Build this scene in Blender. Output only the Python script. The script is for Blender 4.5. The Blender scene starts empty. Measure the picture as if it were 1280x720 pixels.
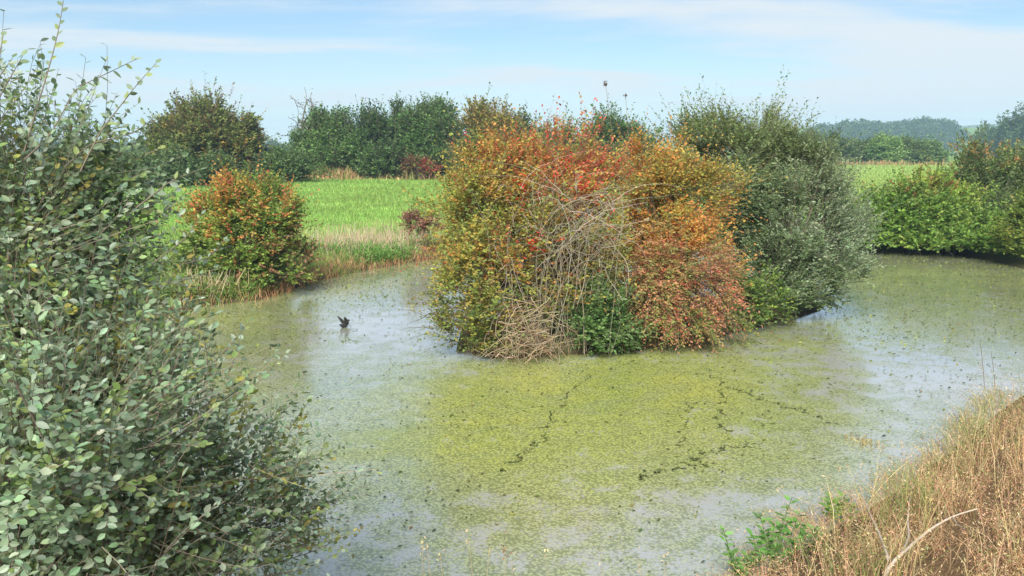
import bpy, math
import numpy as np
from mathutils import Vector, Matrix

# ------------------------------------------------------------------ camera, sky, sun, exposure
scene = bpy.context.scene
COL = scene.collection
F_PX, PITCH, EYE = 1108.0, math.radians(8.72), 3.6
cam_d = bpy.data.cameras.new('camera')
cam_d.sensor_width = 36.0
cam_d.lens = F_PX / 1280.0 * 36.0
cam_d.clip_start, cam_d.clip_end = 0.1, 12000.0
cam = bpy.data.objects.new('camera', cam_d)
COL.objects.link(cam)
cam.location = (0, 0, EYE)
cam.rotation_euler = (math.pi / 2 - PITCH, 0, 0)
scene.camera = cam

SUN_EL, SUN_AZ = math.radians(42), math.radians(190)      # compass angle from +Y towards +X
world = bpy.data.worlds.new('World')
scene.world = world
world.use_nodes = True
wn, wl = world.node_tree.nodes, world.node_tree.links
wn.clear()
w_out = wn.new('ShaderNodeOutputWorld')
w_bg = wn.new('ShaderNodeBackground'); w_bg.inputs['Strength'].default_value = 0.05
w_sky = wn.new('ShaderNodeTexSky'); w_sky.sky_type = 'NISHITA'; w_sky.sun_disc = False
w_sky.sun_elevation, w_sky.sun_rotation = SUN_EL, SUN_AZ
w_sky.air_density, w_sky.dust_density, w_sky.ozone_density = 0.9, 0.3, 1.0
# thin streaky cloud, laid on a flat layer overhead
w_tc = wn.new('ShaderNodeTexCoord')
w_sep = wn.new('ShaderNodeSeparateXYZ'); wl.new(w_tc.outputs['Generated'], w_sep.inputs[0])
def wmath(op, a, b=None, clamp=False):
    n = wn.new('ShaderNodeMath'); n.operation = op; n.use_clamp = clamp
    for i, v in enumerate((a, b)):
        if v is None: continue
        if isinstance(v, (int, float)): n.inputs[i].default_value = v
        else: wl.new(v, n.inputs[i])
    return n.outputs[0]
zz = wmath('ADD', wmath('MAXIMUM', w_sep.outputs[2], 0.0), 0.10)
cx = wmath('DIVIDE', w_sep.outputs[0], zz); cy = wmath('DIVIDE', w_sep.outputs[1], zz)
w_cmb = wn.new('ShaderNodeCombineXYZ'); wl.new(cx, w_cmb.inputs[0]); wl.new(cy, w_cmb.inputs[1])
w_map = wn.new('ShaderNodeMapping'); wl.new(w_cmb.outputs[0], w_map.inputs[0])
w_map.inputs['Location'].default_value = (-6.6, 3.1, 0); w_map.inputs['Scale'].default_value = (0.30, 0.62, 1)
w_map.inputs['Rotation'].default_value = (0, 0, -0.1)
w_n1 = wn.new('ShaderNodeTexNoise'); wl.new(w_map.outputs[0], w_n1.inputs['Vector'])
w_n1.inputs['Scale'].default_value = 1.15; w_n1.inputs['Detail'].default_value = 9; w_n1.inputs['Roughness'].default_value = 0.58
w_n1.inputs['Distortion'].default_value = 0.35
w_r = wn.new('ShaderNodeMapRange'); w_r.interpolation_type = 'SMOOTHSTEP'
wl.new(w_n1.outputs[0], w_r.inputs[0])
w_r.inputs[1].default_value, w_r.inputs[2].default_value = 0.42, 0.60
w_r.inputs[3].default_value, w_r.inputs[4].default_value = 0.04, 0.95
w_mix = wn.new('ShaderNodeMix'); w_mix.data_type = 'RGBA'
w_tint = wn.new('ShaderNodeMix'); w_tint.data_type = 'RGBA'; w_tint.blend_type = 'MULTIPLY'; w_tint.inputs[0].default_value = 1
wl.new(w_sky.outputs[0], w_tint.inputs[6]); w_tint.inputs[7].default_value = (.72, .82, .88, 1)
w_low = wn.new('ShaderNodeMapRange'); w_low.interpolation_type = 'SMOOTHSTEP'; wl.new(w_sep.outputs[2], w_low.inputs[0])   # thicker air low down
w_low.inputs[1].default_value, w_low.inputs[2].default_value, w_low.inputs[3].default_value, w_low.inputs[4].default_value = 0.0, .14, .75, 0.0
wl.new(wmath('MAXIMUM', w_r.outputs[0], w_low.outputs[0]), w_mix.inputs[0]); wl.new(w_tint.outputs[2], w_mix.inputs[6])
w_mix.inputs[7].default_value = (5.6, 5.85, 6.05, 1)
wl.new(w_mix.outputs[2], w_bg.inputs['Color']); wl.new(w_bg.outputs[0], w_out.inputs[0])

sun_d = bpy.data.lights.new('sun', 'SUN'); sun_d.energy = 2.7; sun_d.angle = math.radians(35); sun_d.color = (1.0, 0.95, 0.87)
sun = bpy.data.objects.new('sun', sun_d); COL.objects.link(sun)
sdir = Vector((math.sin(SUN_AZ) * math.cos(SUN_EL), math.cos(SUN_AZ) * math.cos(SUN_EL), math.sin(SUN_EL)))
sun.rotation_euler = sdir.to_track_quat('Z', 'Y').to_euler()

vs = scene.view_settings
vs.view_transform = 'Standard'; vs.look = 'None'; vs.exposure = 1.6; vs.gamma = 1.0; vs.use_curve_mapping = False
cy_ = scene.cycles
cy_.max_bounces = 8; cy_.diffuse_bounces = 6; cy_.glossy_bounces = 2; cy_.transmission_bounces = 5
cy_.volume_bounces = 2; cy_.transparent_max_bounces = 4; cy_.caustics_reflective = False; cy_.caustics_refractive = False
cy_.sample_clamp_indirect = 4.0

# ------------------------------------------------------------------ helpers
ST, CT = math.sin(PITCH), math.cos(PITCH)
def ray(px, py):
    u, v = (px - 640) / F_PX, (360 - py) / F_PX
    return np.array([u, CT + v * ST, -ST + v * CT])
def P(px, py, Y):                     # a point of the place, seen along that ray at distance Y
    d = ray(px, py); t = Y / d[1]
    return np.array([0, 0, EYE]) + d * t
def G(px, py, z=0.0):                 # where that ray meets a level
    d = ray(px, py); t = (z - EYE) / d[2]
    return (np.array([0, 0, EYE]) + d * t)
def to_px(p):
    q = np.asarray(p, float) - np.array([0, 0, EYE])
    depth = q[:, 1] * CT - q[:, 2] * ST
    up = q[:, 1] * ST + q[:, 2] * CT
    depth = np.maximum(depth, 1e-3)
    return 640 + F_PX * q[:, 0] / depth, 360 - F_PX * up / depth, depth
def nrm(v):
    return v / np.maximum(np.linalg.norm(v, axis=-1, keepdims=True), 1e-9)
def wob(p, seed, f=1.0):              # smooth lumpy noise in about -1..1
    r = np.random.default_rng(seed); s = 0
    for k in range(6):
        w = r.normal(size=3) * f * (1 + 0.5 * k); s = s + np.sin(p @ w + r.uniform(0, 6.28)) / (1 + 0.35 * k)
    return s / 2.6
def sstep(a, b, x):
    t = np.clip((x - a) / (b - a), 0, 1); return t * t * (3 - 2 * t)

class Buf:
    def __init__(s): s.v, s.c, s.t, s.q, s.n = [], [], [], [], 0
    def add(s, v, f, c):
        v = np.asarray(v, float).reshape(-1, 3); f = np.asarray(f, np.int64)
        c = np.asarray(c, float)
        if c.ndim == 1: c = np.tile(c, (len(v), 1))
        (s.t if f.shape[1] == 3 else s.q).append(f + s.n)
        s.v.append(v); s.c.append(c); s.n += len(v)
    def multi(s, v, fs, c):
        n0 = s.n
        for i, f in enumerate(fs):
            f = np.asarray(f, np.int64)
            (s.t if f.shape[1] == 3 else s.q).append(f + n0)
        v = np.asarray(v, float).reshape(-1, 3); c = np.asarray(c, float)
        if c.ndim == 1: c = np.tile(c, (len(v), 1))
        s.v.append(v); s.c.append(c); s.n += len(v)
    def mesh(s, name, mat, off=(0, 0, 0), smooth=False):
        v = np.concatenate(s.v) - np.asarray(off, float); c = np.concatenate(s.c)
        t = np.concatenate(s.t) if s.t else np.zeros((0, 3), int); q = np.concatenate(s.q) if s.q else np.zeros((0, 4), int)
        me = bpy.data.meshes.new(name)
        me.vertices.add(len(v)); me.vertices.foreach_set('co', v.astype(np.float32).ravel())
        loops = np.concatenate([t.ravel(), q.ravel()]).astype(np.int32)
        me.loops.add(len(loops)); me.loops.foreach_set('vertex_index', loops)
        me.polygons.add(len(t) + len(q))
        ls = np.concatenate([np.arange(len(t)) * 3, len(t) * 3 + np.arange(len(q)) * 4]).astype(np.int32)
        me.polygons.foreach_set('loop_start', ls)
        me.polygons.foreach_set('use_smooth', np.full(len(ls), smooth, bool))
        me.update(calc_edges=True)
        a = me.color_attributes.new('Col', 'FLOAT_COLOR', 'POINT')
        a.data.foreach_set('color', np.concatenate([np.clip(c, 0, 1), np.ones((len(c), 1))], 1).astype(np.float32).ravel())
        me.materials.append(mat)
        return me
    def obj(s, name, mat, parent=None, smooth=False, kind=None):
        off = np.array(parent['_base']) if parent is not None else (0, 0, 0)
        o = bpy.data.objects.new(name, s.mesh(name, mat, off, smooth)); COL.objects.link(o)
        if parent is not None: o.parent = parent
        if kind: o['kind'] = kind
        return o

def thing(name, label, cat, base, group=None):
    o = bpy.data.objects.new(name, None); COL.objects.link(o)
    o.location = tuple(float(x) for x in base); o['_base'] = [float(x) for x in base]
    o.empty_display_size = 0.2
    o['label'] = label; o['category'] = cat
    if group: o['group'] = group
    return o
def tag(o, label=None, cat=None, group=None, kind=None):
    for k, v in (('label', label), ('category', cat), ('group', group), ('kind', kind)):
        if v: o[k] = v
    return o

def tubes(buf, pts, rad, col, S=3):               # pts (N,K,3), rad (N,K)
    pts = np.asarray(pts, float); N, K, _ = pts.shape
    rad = np.broadcast_to(np.asarray(rad, float), (N, K))
    tan = nrm(np.gradient(pts, axis=1))
    ref = np.zeros_like(tan); ref[..., 0] = 0.31; ref[..., 1] = 0.93; ref[..., 2] = 0.17
    a = nrm(np.cross(tan, ref)); b = np.cross(tan, a)
    an = np.arange(S) * 2 * np.pi / S
    ring = pts[:, :, None, :] + rad[:, :, None, None] * (a[:, :, None, :] * np.cos(an)[None, None, :, None] + b[:, :, None, :] * np.sin(an)[None, None, :, None])
    idx = np.arange(N * K * S).reshape(N, K, S)
    nx = np.roll(idx, -1, 2)
    q = np.stack([idx[:, :-1], nx[:, :-1], nx[:, 1:], idx[:, 1:]], -1).reshape(-1, 4)
    col = np.asarray(col, float)
    if col.ndim == 2: col = np.repeat(col, K * S, 0)
    buf.add(ring, q, col)
def bez(p0, p1, p2, K):                            # quadratic, vectorised
    t = np.linspace(0, 1, K)[None, :, None]
    return (1 - t) ** 2 * p0[:, None] + 2 * t * (1 - t) * p1[:, None] + t ** 2 * p2[:, None]
def leaf_frames(d, n):
    d = nrm(d); s = nrm(np.cross(d, n)); return d, s, np.cross(s, d)
def leaves(buf, pos, d, n, L, W, col, detail=0):
    d, s, n = leaf_frames(d, n); M = len(pos)
    L = np.broadcast_to(L, (M,))[:, None]; W = np.broadcast_to(W, (M,))[:, None]
    if detail == 0:
        v = np.stack([pos, pos + d * L * .48 + s * W * .5 + n * W * .12, pos + d * L, pos + d * L * .48 - s * W * .5 + n * W * .12], 1)
        f = np.arange(M * 4).reshape(M, 4); f = np.concatenate([f[:, [0, 1, 2]], f[:, [0, 2, 3]]])
        buf.add(v, f, np.repeat(col, 4, 0))
    else:
        dr = -n * L * .10
        m1, m2 = pos + d * L * .34 - n * W * .07, pos + d * L * .70 - n * W * .06 + dr * .4
        v = np.stack([pos, m1, m2, pos + d * L + dr, m1 + s * W * .47 + n * W * .10, m2 + s * W * .40 + n * W * .08, m1 - s * W * .47 + n * W * .10, m2 - s * W * .40 + n * W * .08], 1)
        o = (np.arange(M) * 8)[:, None]
        T = lambda *i: o + np.array(i)[None]
        buf.multi(v, [np.concatenate([T(0, 1, 4), T(0, 6, 1), T(2, 3, 5), T(2, 7, 3)]), np.concatenate([T(1, 2, 5, 4), T(6, 7, 2, 1)])], np.repeat(col, 8, 0))
def blades(buf, pos, h, lean, width, col, segs=2):   # grass: pos (M,3), lean (M,2) tip offset
    M = len(pos); h = np.broadcast_to(h, (M,)); width = np.broadcast_to(width, (M,))
    ang = np.random.default_rng(M).uniform(0, np.pi, M)
    s = np.stack([np.cos(ang), np.sin(ang), 0 * ang], 1) * width[:, None] * .5
    L3 = np.concatenate([lean, np.zeros((M, 1))], 1); up = np.array([0, 0, 1.0])
    if segs == 1:
        v = np.stack([pos - s, pos + s, pos + L3 + up * h[:, None]], 1)
        buf.add(v, np.arange(M * 3).reshape(M, 3), np.repeat(col, 3, 0))
    else:
        mid = pos + L3 * .3 + up * h[:, None] * .58
        v = np.stack([pos - s, pos + s, mid + s * .8, mid - s * .8, pos + L3 + up * h[:, None]], 1)
        o = (np.arange(M) * 5)[:, None]
        buf.multi(v, [o + np.array([[0, 1, 2, 3]]), o + np.array([[3, 2, 4]])], np.repeat(col, 5, 0))
def pick(rng, n, pal):
    w = np.array([p[1] for p in pal], float); i = rng.choice(len(pal), n, p=w / w.sum())
    return np.array([p[0] for p in pal])[i]
def jit(rng, c, a=.16):
    return c * (1 + rng.normal(size=(len(c), 1)) * a) * (1 + rng.normal(size=c.shape) * a * .35)

# ------------------------------------------------------------------ materials
def new_mat(name):
    m = bpy.data.materials.new(name); m.use_nodes = True
    nt = m.node_tree; nt.nodes.clear()
    return m, nt.nodes, nt.links
def leaf_material(name, rough=.55, trans=.48, spec=.4):
    m, n, l = new_mat(name)
    out = n.new('ShaderNodeOutputMaterial'); at = n.new('ShaderNodeAttribute'); at.attribute_name = 'Col'
    tc = n.new('ShaderNodeNewGeometry'); nz = n.new('ShaderNodeTexNoise'); nz.inputs['Scale'].default_value = 9
    l.new(tc.outputs['Position'], nz.inputs['Vector'])
    mr = n.new('ShaderNodeMapRange'); l.new(nz.outputs[0], mr.inputs[0]); mr.inputs[3].default_value, mr.inputs[4].default_value = 1.3, 1.8
    mx = n.new('ShaderNodeVectorMath'); mx.operation = 'SCALE'; l.new(at.outputs['Color'], mx.inputs[0]); l.new(mr.outputs[0], mx.inputs['Scale'])
    b = n.new('ShaderNodeBsdfPrincipled'); l.new(mx.outputs[0], b.inputs['Base Color'])
    b.inputs['Roughness'].default_value = rough; b.inputs['Specular IOR Level'].default_value = spec
    t = n.new('ShaderNodeBsdfTranslucent'); l.new(mx.outputs[0], t.inputs[0])
    ms = n.new('ShaderNodeMixShader'); ms.inputs[0].default_value = trans
    l.new(b.outputs[0], ms.inputs[1]); l.new(t.outputs[0], ms.inputs[2]); l.new(ms.outputs[0], out.inputs[0])
    return m
def bark_material(name, scale=30):
    m, n, l = new_mat(name)
    out = n.new('ShaderNodeOutputMaterial'); at = n.new('ShaderNodeAttribute'); at.attribute_name = 'Col'
    g = n.new('ShaderNodeNewGeometry'); nz = n.new('ShaderNodeTexNoise'); nz.inputs['Scale'].default_value = scale; nz.inputs['Detail'].default_value = 5
    l.new(g.outputs['Position'], nz.inputs['Vector'])
    mr = n.new('ShaderNodeMapRange'); l.new(nz.outputs[0], mr.inputs[0]); mr.inputs[3].default_value, mr.inputs[4].default_value = .6, 1.35
    mx = n.new('ShaderNodeVectorMath'); mx.operation = 'SCALE'; l.new(at.outputs['Color'], mx.inputs[0]); l.new(mr.outputs[0], mx.inputs['Scale'])
    b = n.new('ShaderNodeBsdfPrincipled'); l.new(mx.outputs[0], b.inputs['Base Color']); b.inputs['Roughness'].default_value = .85
    bp = n.new('ShaderNodeBump'); bp.inputs['Strength'].default_value = .4; bp.inputs['Distance'].default_value = .01
    l.new(nz.outputs[0], bp.inputs['Height']); l.new(bp.outputs[0], b.inputs['Normal']); l.new(b.outputs[0], out.inputs[0])
    return m
M_LEAF = leaf_material('leaf'); M_SALLOW = leaf_material('sallow_leaf', .45, .34, .5)
M_GRASS = leaf_material('grass_blade', .7, .3, .2); M_BARK = bark_material('bark')
M_FEATHER = bark_material('feather', 60)

def ground_material():
    m, n, l = new_mat('ground_soil_and_grass')
    out = n.new('ShaderNodeOutputMaterial'); b = n.new('ShaderNodeBsdfPrincipled'); b.inputs['Roughness'].default_value = .95
    b.inputs['Specular IOR Level'].default_value = .1
    at = n.new('ShaderNodeAttribute'); at.attribute_name = 'Col'
    g = n.new('ShaderNodeNewGeometry')
    n1 = n.new('ShaderNodeTexNoise'); n1.inputs['Scale'].default_value = .35; n1.inputs['Detail'].default_value = 8; n1.inputs['Roughness'].default_value = .7
    n2 = n.new('ShaderNodeTexNoise'); n2.inputs['Scale'].default_value = 14; n2.inputs['Detail'].default_value = 4
    for x in (n1, n2): l.new(g.outputs['Position'], x.inputs['Vector'])
    ad = n.new('ShaderNodeMath'); ad.operation = 'ADD'; l.new(n1.outputs[0], ad.inputs[0]); l.new(n2.outputs[0], ad.inputs[1])
    mr = n.new('ShaderNodeMapRange'); l.new(ad.outputs[0], mr.inputs[0]); mr.inputs[1].default_value, mr.inputs[2].default_value = .7, 1.3
    mr.inputs[3].default_value, mr.inputs[4].default_value = .75, 1.25
    mx = n.new('ShaderNodeVectorMath'); mx.operation = 'SCALE'; l.new(at.outputs['Color'], mx.inputs[0]); l.new(mr.outputs[0], mx.inputs['Scale'])
    l.new(mx.outputs[0], b.inputs['Base Color'])
    bp = n.new('ShaderNodeBump'); bp.inputs['Strength'].default_value = .5; bp.inputs['Distance'].default_value = .05
    l.new(n2.outputs[0], bp.inputs['Height']); l.new(bp.outputs[0], b.inputs['Normal']); l.new(b.outputs[0], out.inputs[0])
    return m
def water_material():
    m, n, l = new_mat('pond_water_with_duckweed')
    out = n.new('ShaderNodeOutputMaterial'); b = n.new('ShaderNodeBsdfPrincipled')
    g = n.new('ShaderNodeNewGeometry')
    def noise(sc, det, rough=.6, vec=None, dist=0):
        x = n.new('ShaderNodeTexNoise'); x.inputs['Scale'].default_value = sc; x.inputs['Detail'].default_value = det
        x.inputs['Roughness'].default_value = rough; x.inputs['Distortion'].default_value = dist
        l.new(vec or g.outputs['Position'], x.inputs['Vector']); return x.outputs[0]
    def rng_(v, a, b_, c=0., d=1.):
        x = n.new('ShaderNodeMapRange'); l.new(v, x.inputs[0])
        for i, k in enumerate((a, b_, c, d)): x.inputs[i + 1].default_value = k
        return x.outputs[0]
    def mixc(f, a, c):
        x = n.new('ShaderNodeMix'); x.data_type = 'RGBA'; l.new(f, x.inputs[0])
        for i, k in ((6, a), (7, c)):
            if isinstance(k, tuple): x.inputs[i].default_value = k + (1,)
            else: l.new(k, x.inputs[i])
        return x.outputs[2]
    def mth(op, a, c, clamp=False):
        x = n.new('ShaderNodeMath'); x.operation = op; x.use_clamp = clamp
        for i, k in enumerate((a, c)):
            if isinstance(k, (int, float)): x.inputs[i].default_value = k
            else: l.new(k, x.inputs[i])
        return x.outputs[0]
    at = n.new('ShaderNodeAttribute'); at.attribute_name = 'Col'       # red: how thick the weed lies
    sp = n.new('ShaderNodeSeparateColor'); l.new(at.outputs['Color'], sp.inputs[0])
    big, mid, fine = noise(.33, 5, .6, dist=.6), noise(2.2, 5, .65, dist=.4), noise(26, 3, .7)
    yel = rng_(big, .38, .66)
    mat_ = rng_(mth('ADD', sp.outputs[1], mth('ADD', mth('MULTIPLY', mth('SUBTRACT', mid, .5), 1.1), mth('MULTIPLY', mth('SUBTRACT', noise(.9, 6, .65, dist=.8), .5), .9))), .05, .80)
    c1 = mixc(mat_, mixc(yel, (.29, .34, .18), (.38, .40, .19)), mixc(yel, (.22, .28, .045), (.36, .36, .06)))
    c2 = mixc(rng_(mid, .42, .70), c1, (.33, .37, .18))
    vo = n.new('ShaderNodeTexVoronoi'); vo.inputs['Scale'].default_value = 32; l.new(g.outputs['Position'], vo.inputs['Vector'])
    c3 = mixc(rng_(fine, .42, .60, .0, .6), c2, mixc(mat_, (.47, .49, .31), (.47, .50, .13)))
    c3 = mixc(rng_(mth('ADD', vo.outputs['Distance'], mth('MULTIPLY', mth('SUBTRACT', mid, .5), .5)), .30, .66, .0, .7), c3, (.10, .12, .035))
    cover = mth('ADD', mth('MULTIPLY', mth('SUBTRACT', mid, .5), 1.4), mth('MULTIPLY', mth('SUBTRACT', fine, .5), 1.2))
    cover = rng_(mth('ADD', cover, sp.outputs[0]), .30, .60)
    col = mixc(cover, (.36, .37, .35), c3)
    l.new(col, b.inputs['Base Color'])
    l.new(rng_(mth('MULTIPLY', cover, mth('ADD', mat_, .25)), 0, 1, .07, .34), b.inputs['Roughness'])
    l.new(rng_(mat_, 0, 1, .85, .30), b.inputs['Specular IOR Level'])
    l.new(rng_(mat_, 0, 1, .8, .05), b.inputs['Coat Weight'])
    b.inputs['IOR'].default_value = 1.7; b.inputs['Coat Roughness'].default_value = .12
    hgt = mth('ADD', mth('MULTIPLY', fine, cover), mth('MULTIPLY', noise(3.0, 2), .8))
    bp = n.new('ShaderNodeBump'); bp.inputs['Strength'].default_value = .12; bp.inputs['Distance'].default_value = .02
    l.new(hgt, bp.inputs['Height']); l.new(bp.outputs[0], b.inputs['Normal'])
    l.new(b.outputs[0], out.inputs[0])
    return m
M_GROUND, M_WATER = ground_material(), water_material()

# ------------------------------------------------------------------ pond outline, island and land form
SHORE = np.array([G(150, 402)[:2], G(262, 382)[:2], G(330, 374)[:2], G(392, 353)[:2], G(440, 341)[:2], G(540, 324)[:2], G(640, 313)[:2], G(760, 309)[:2],
    G(900, 309)[:2], G(1000, 312)[:2], G(1065, 315)[:2], G(1120, 316)[:2], G(1190, 318)[:2], G(1240, 327)[:2], G(1285, 338)[:2],
    (19, 25), (20, 20), (13.5, 16.0), G(1280, 492)[:2], G(1185, 560)[:2], G(1100, 622)[:2], G(1010, 672)[:2], G(935, 722)[:2], (1.0, 6.0), (-.8, 5.6), (-2.4, 6.2),
    (-3.9, 8.2), (-6.2, 12.0), (-8.6, 15.6)])
ISLE = np.array([G(px, py + 9)[:2] for px, py in ((560, 430), (620, 441), (700, 438), (800, 430), (890, 418), (940, 402), (1000, 390), (1035, 376), (1020, 362), (930, 362), (820, 366), (700, 376), (600, 392), (560, 405))])
def sdist(poly, x, y):                             # positive outside
    p = np.stack([x, y], -1); d2 = np.full(x.shape, 1e18); ins = np.zeros(x.shape, bool)
    for i in range(len(poly)):
        a, b = poly[i], poly[(i + 1) % len(poly)]
        e = b - a; t = np.clip(((p - a) @ e) / (e @ e), 0, 1)
        q = p - a - t[..., None] * e; d2 = np.minimum(d2, (q ** 2).sum(-1))
        cr = (a[1] > y) != (b[1] > y)
        xi = a[0] + (y - a[1]) / (b[1] - a[1] + 1e-12) * e[0]
        ins ^= cr & (x < xi)
    d = np.sqrt(d2); return np.where(ins, -d, d)
def land(x, y):
    x = np.asarray(x, float); y = np.asarray(y, float)
    d = sdist(SHORE, x, y); di = sdist(ISLE, x, y)
    near = 1 - sstep(11, 19, y)
    pos = np.maximum(d, 0)
    p3 = np.stack([x, y, 0 * x], -1)
    zn = 2.0 * (1 - np.exp(-((pos / 4.6) ** 1.15)))
    zf = .38 * (1 - np.exp(-pos / .7)) + 1.08 * sstep(24, 76, y) * np.clip(pos / 6, 0, 1) + .05 * wob(p3, 5, .7) * np.clip(pos, 0, 1)
    zf = zf + 26 * sstep(420, 900, y) * sstep(60, 300, x)
    z = np.where(d > 0, near * zn + (1 - near) * zf, -.7 * (1 - np.exp(d / .8)))
    zi = .22 * (1 - np.exp(np.minimum(di, 0) / .5)) 
    zi = np.where(di < 0, zi, -.7)
    return np.maximum(z, np.where(d < 0, zi, -9))
def ground_at(p):
    return np.array([p[0], p[1], float(land(np.array([p[0]]), np.array([p[1]]))[0])])
def on_land(px, py):                               # first point of the land along a ray
    d = ray(px, py); t = np.geomspace(3, 900, 4000); q = np.array([0, 0, EYE]) + d * t[:, None]
    k = np.argmax(q[:, 2] < np.maximum(land(q[:, 0], q[:, 1]), 0)); return q[k]

def spaced(a, b, step, far, n):
    g = np.geomspace(step, far, n); g = np.cumsum(g)
    return np.concatenate([(a - g)[::-1], np.arange(a, b, step), b + g])
xs, ys = spaced(-16, 24, .3, 220, 40), spaced(-6, 44, .3, 220, 40)
gx, gy = np.meshgrid(xs, ys)
gz = land(gx, gy)
d_sh = sdist(SHORE, gx, gy)
pp = np.stack([gx, gy, 0 * gx], -1)
n_big = wob(pp, 11, .25)[..., None]
near_w = (1 - sstep(12, 19, gy))[..., None]
c_field = np.array([.155, .245, .050]) * (1 + .12 * n_big) + np.array([.035, .01, 0]) * np.clip(wob(pp, 12, .09), 0, 1)[..., None]
c_bank = np.array([.16, .105, .055]) * (1 + .2 * n_big)
c_mud = np.array([.055, .042, .026])
rim = sstep(1.6, .5, d_sh)[..., None] if False else (1 - sstep(.6, 2.2, d_sh))[..., None]
gc = c_field * (1 - near_w) + c_bank * near_w
rgt = sstep(6, 10, gx)[..., None]
gc = gc * (1 - rim * (1 - near_w)) + (np.array([.13, .10, .045]) * (1 - rgt) + np.array([.07, .085, .03]) * rgt) * rim * (1 - near_w)
mud = (1 - sstep(.02, .16, gz))[..., None]
gc = gc * (1 - mud) + c_mud * mud
NY, NX = gx.shape
idx = np.arange(NX * NY).reshape(NY, NX)
bf = Buf(); bf.add(np.stack([gx, gy, gz], -1), np.stack([idx[:-1, :-1], idx[:-1, 1:], idx[1:, 1:], idx[1:, :-1]], -1).reshape(-1, 4), gc.reshape(-1, 3))
tag(bf.obj('ground', M_GROUND, smooth=True), kind='structure')

# water sheet, finely cut so that the thickness of the weed can vary over it
wx, wy = np.meshgrid(np.arange(-14, 24.01, .4), np.arange(4.2, 36, .4))
wp = np.stack([wx, wy, 0 * wx], -1)
ipx, ipy, _ = to_px(wp.reshape(-1, 3)); ipx, ipy = ipx.reshape(wx.shape), ipy.reshape(wx.shape)
thick = .62 + .10 * wob(wp, 21, .45)
def spot(x0, y0, rx, ry, a):                       # weed thinned or gathered round a place on the pond
    return a * np.exp(-((wx - x0) / rx) ** 2 - ((wy - y0) / ry) ** 2)
sx = lambda px, py: G(px, py)[:2]
for (px, py, rx, ry, a) in ((470, 400, 1.6, 2.6, -.42), (1180, 470, 2.2, 2.6, -.30), (1010, 640, 1.2, .7, -.27), (480, 660, 1.3, .7, -.08), (1150, 560, .8, .8, -.22),
        (750, 480, 2.4, 1.8, .25), (560, 560, 1.5, 1.2, .1), (1150, 350, 4, 3, .10), (330, 420, 1.6, 2, .2), (840, 700, .8, .4, -.2)):
    c = sx(px, py); thick = thick + spot(c[0], c[1], rx, ry, a)
thick = np.clip(thick, .08, .95)
mat_w = np.zeros_like(wx)                          # the matted weed gathered in the lee of the island
for (px, py, rx, ry, a) in ((640, 490, 2.0, 2.6, .6), (780, 490, 2.4, 2.9, .75), (900, 460, 2.1, 2.4, .5), (700, 570, 2.0, 1.6, .35), (880, 550, 1.8, 1.6, .3), (270, 400, 1.6, 1.6, .45), (1150, 345, 4, 2.4, .42), (1080, 430, 3, 3, .22), (470, 560, 1.8, 1.4, .30), (520, 680, 1.6, .8, .2), (360, 360, 2, 2, .35)):
    c = sx(px, py); mat_w = mat_w + spot(c[0], c[1], rx, ry, a)
mat_w = np.clip(mat_w * (1 + .25 * wob(wp, 24, 1.3)) + .08 * wob(wp, 23, .9), 0, 1)
NY, NX = wx.shape; idx = np.arange(NX * NY).reshape(NY, NX)
bf = Buf(); bf.add(wp, np.stack([idx[:-1, :-1], idx[:-1, 1:], idx[1:, 1:], idx[1:, :-1]], -1).reshape(-1, 4), np.stack([thick, mat_w, 0 * thick], -1).reshape(-1, 3))
tag(bf.obj('pond_water', M_WATER), kind='structure')

# ------------------------------------------------------------------ plant builder
BARK = np.array([.19, .155, .115])
LOBE = 1.0                                         # twigs reach beyond the lobes, so those of leafy plants are drawn in
def ell(px, py, Y, rpx, rpy, ry=None, w=1.0):      # a lobe of a crown: centre along a ray, radii given at that distance
    c = P(px, py, Y); k = Y / F_PX * LOBE
    if LOBE < .9: c[2] -= .09 * rpy * k
    return (c, np.array([rpx * k, ry if ry else rpx * k * .8, rpy * k]), w)
def crown_points(rng, lobes, ncl, ntw, spread, shell, lump, seed):
    w = np.array([l[2] * np.prod(l[1]) ** (2 / 3) for l in lobes]); w = w / w.sum()
    li = rng.choice(len(lobes), ncl, p=w)
    C = np.array([l[0] for l in lobes]); R = np.array([l[1] for l in lobes])
    u = nrm(rng.normal(size=(ncl, 3)))
    r = 1 - (1 - shell) * rng.random(ncl) ** 1.4
    r = r * (1 + lump * wob(u * 2.2 + li[:, None], seed, 1.6))
    cl = C[li] + u * R[li] * r[:, None]
    ti = rng.integers(0, ncl, ntw)
    sp = spread * R[li][ti].mean(1)
    tp = cl[ti] + rng.normal(size=(ntw, 3)) * sp[:, None] * .5
    out = nrm((tp - C[li][ti]) / R[li][ti])
    return cl, tp, out, ti, C[li]
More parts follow.
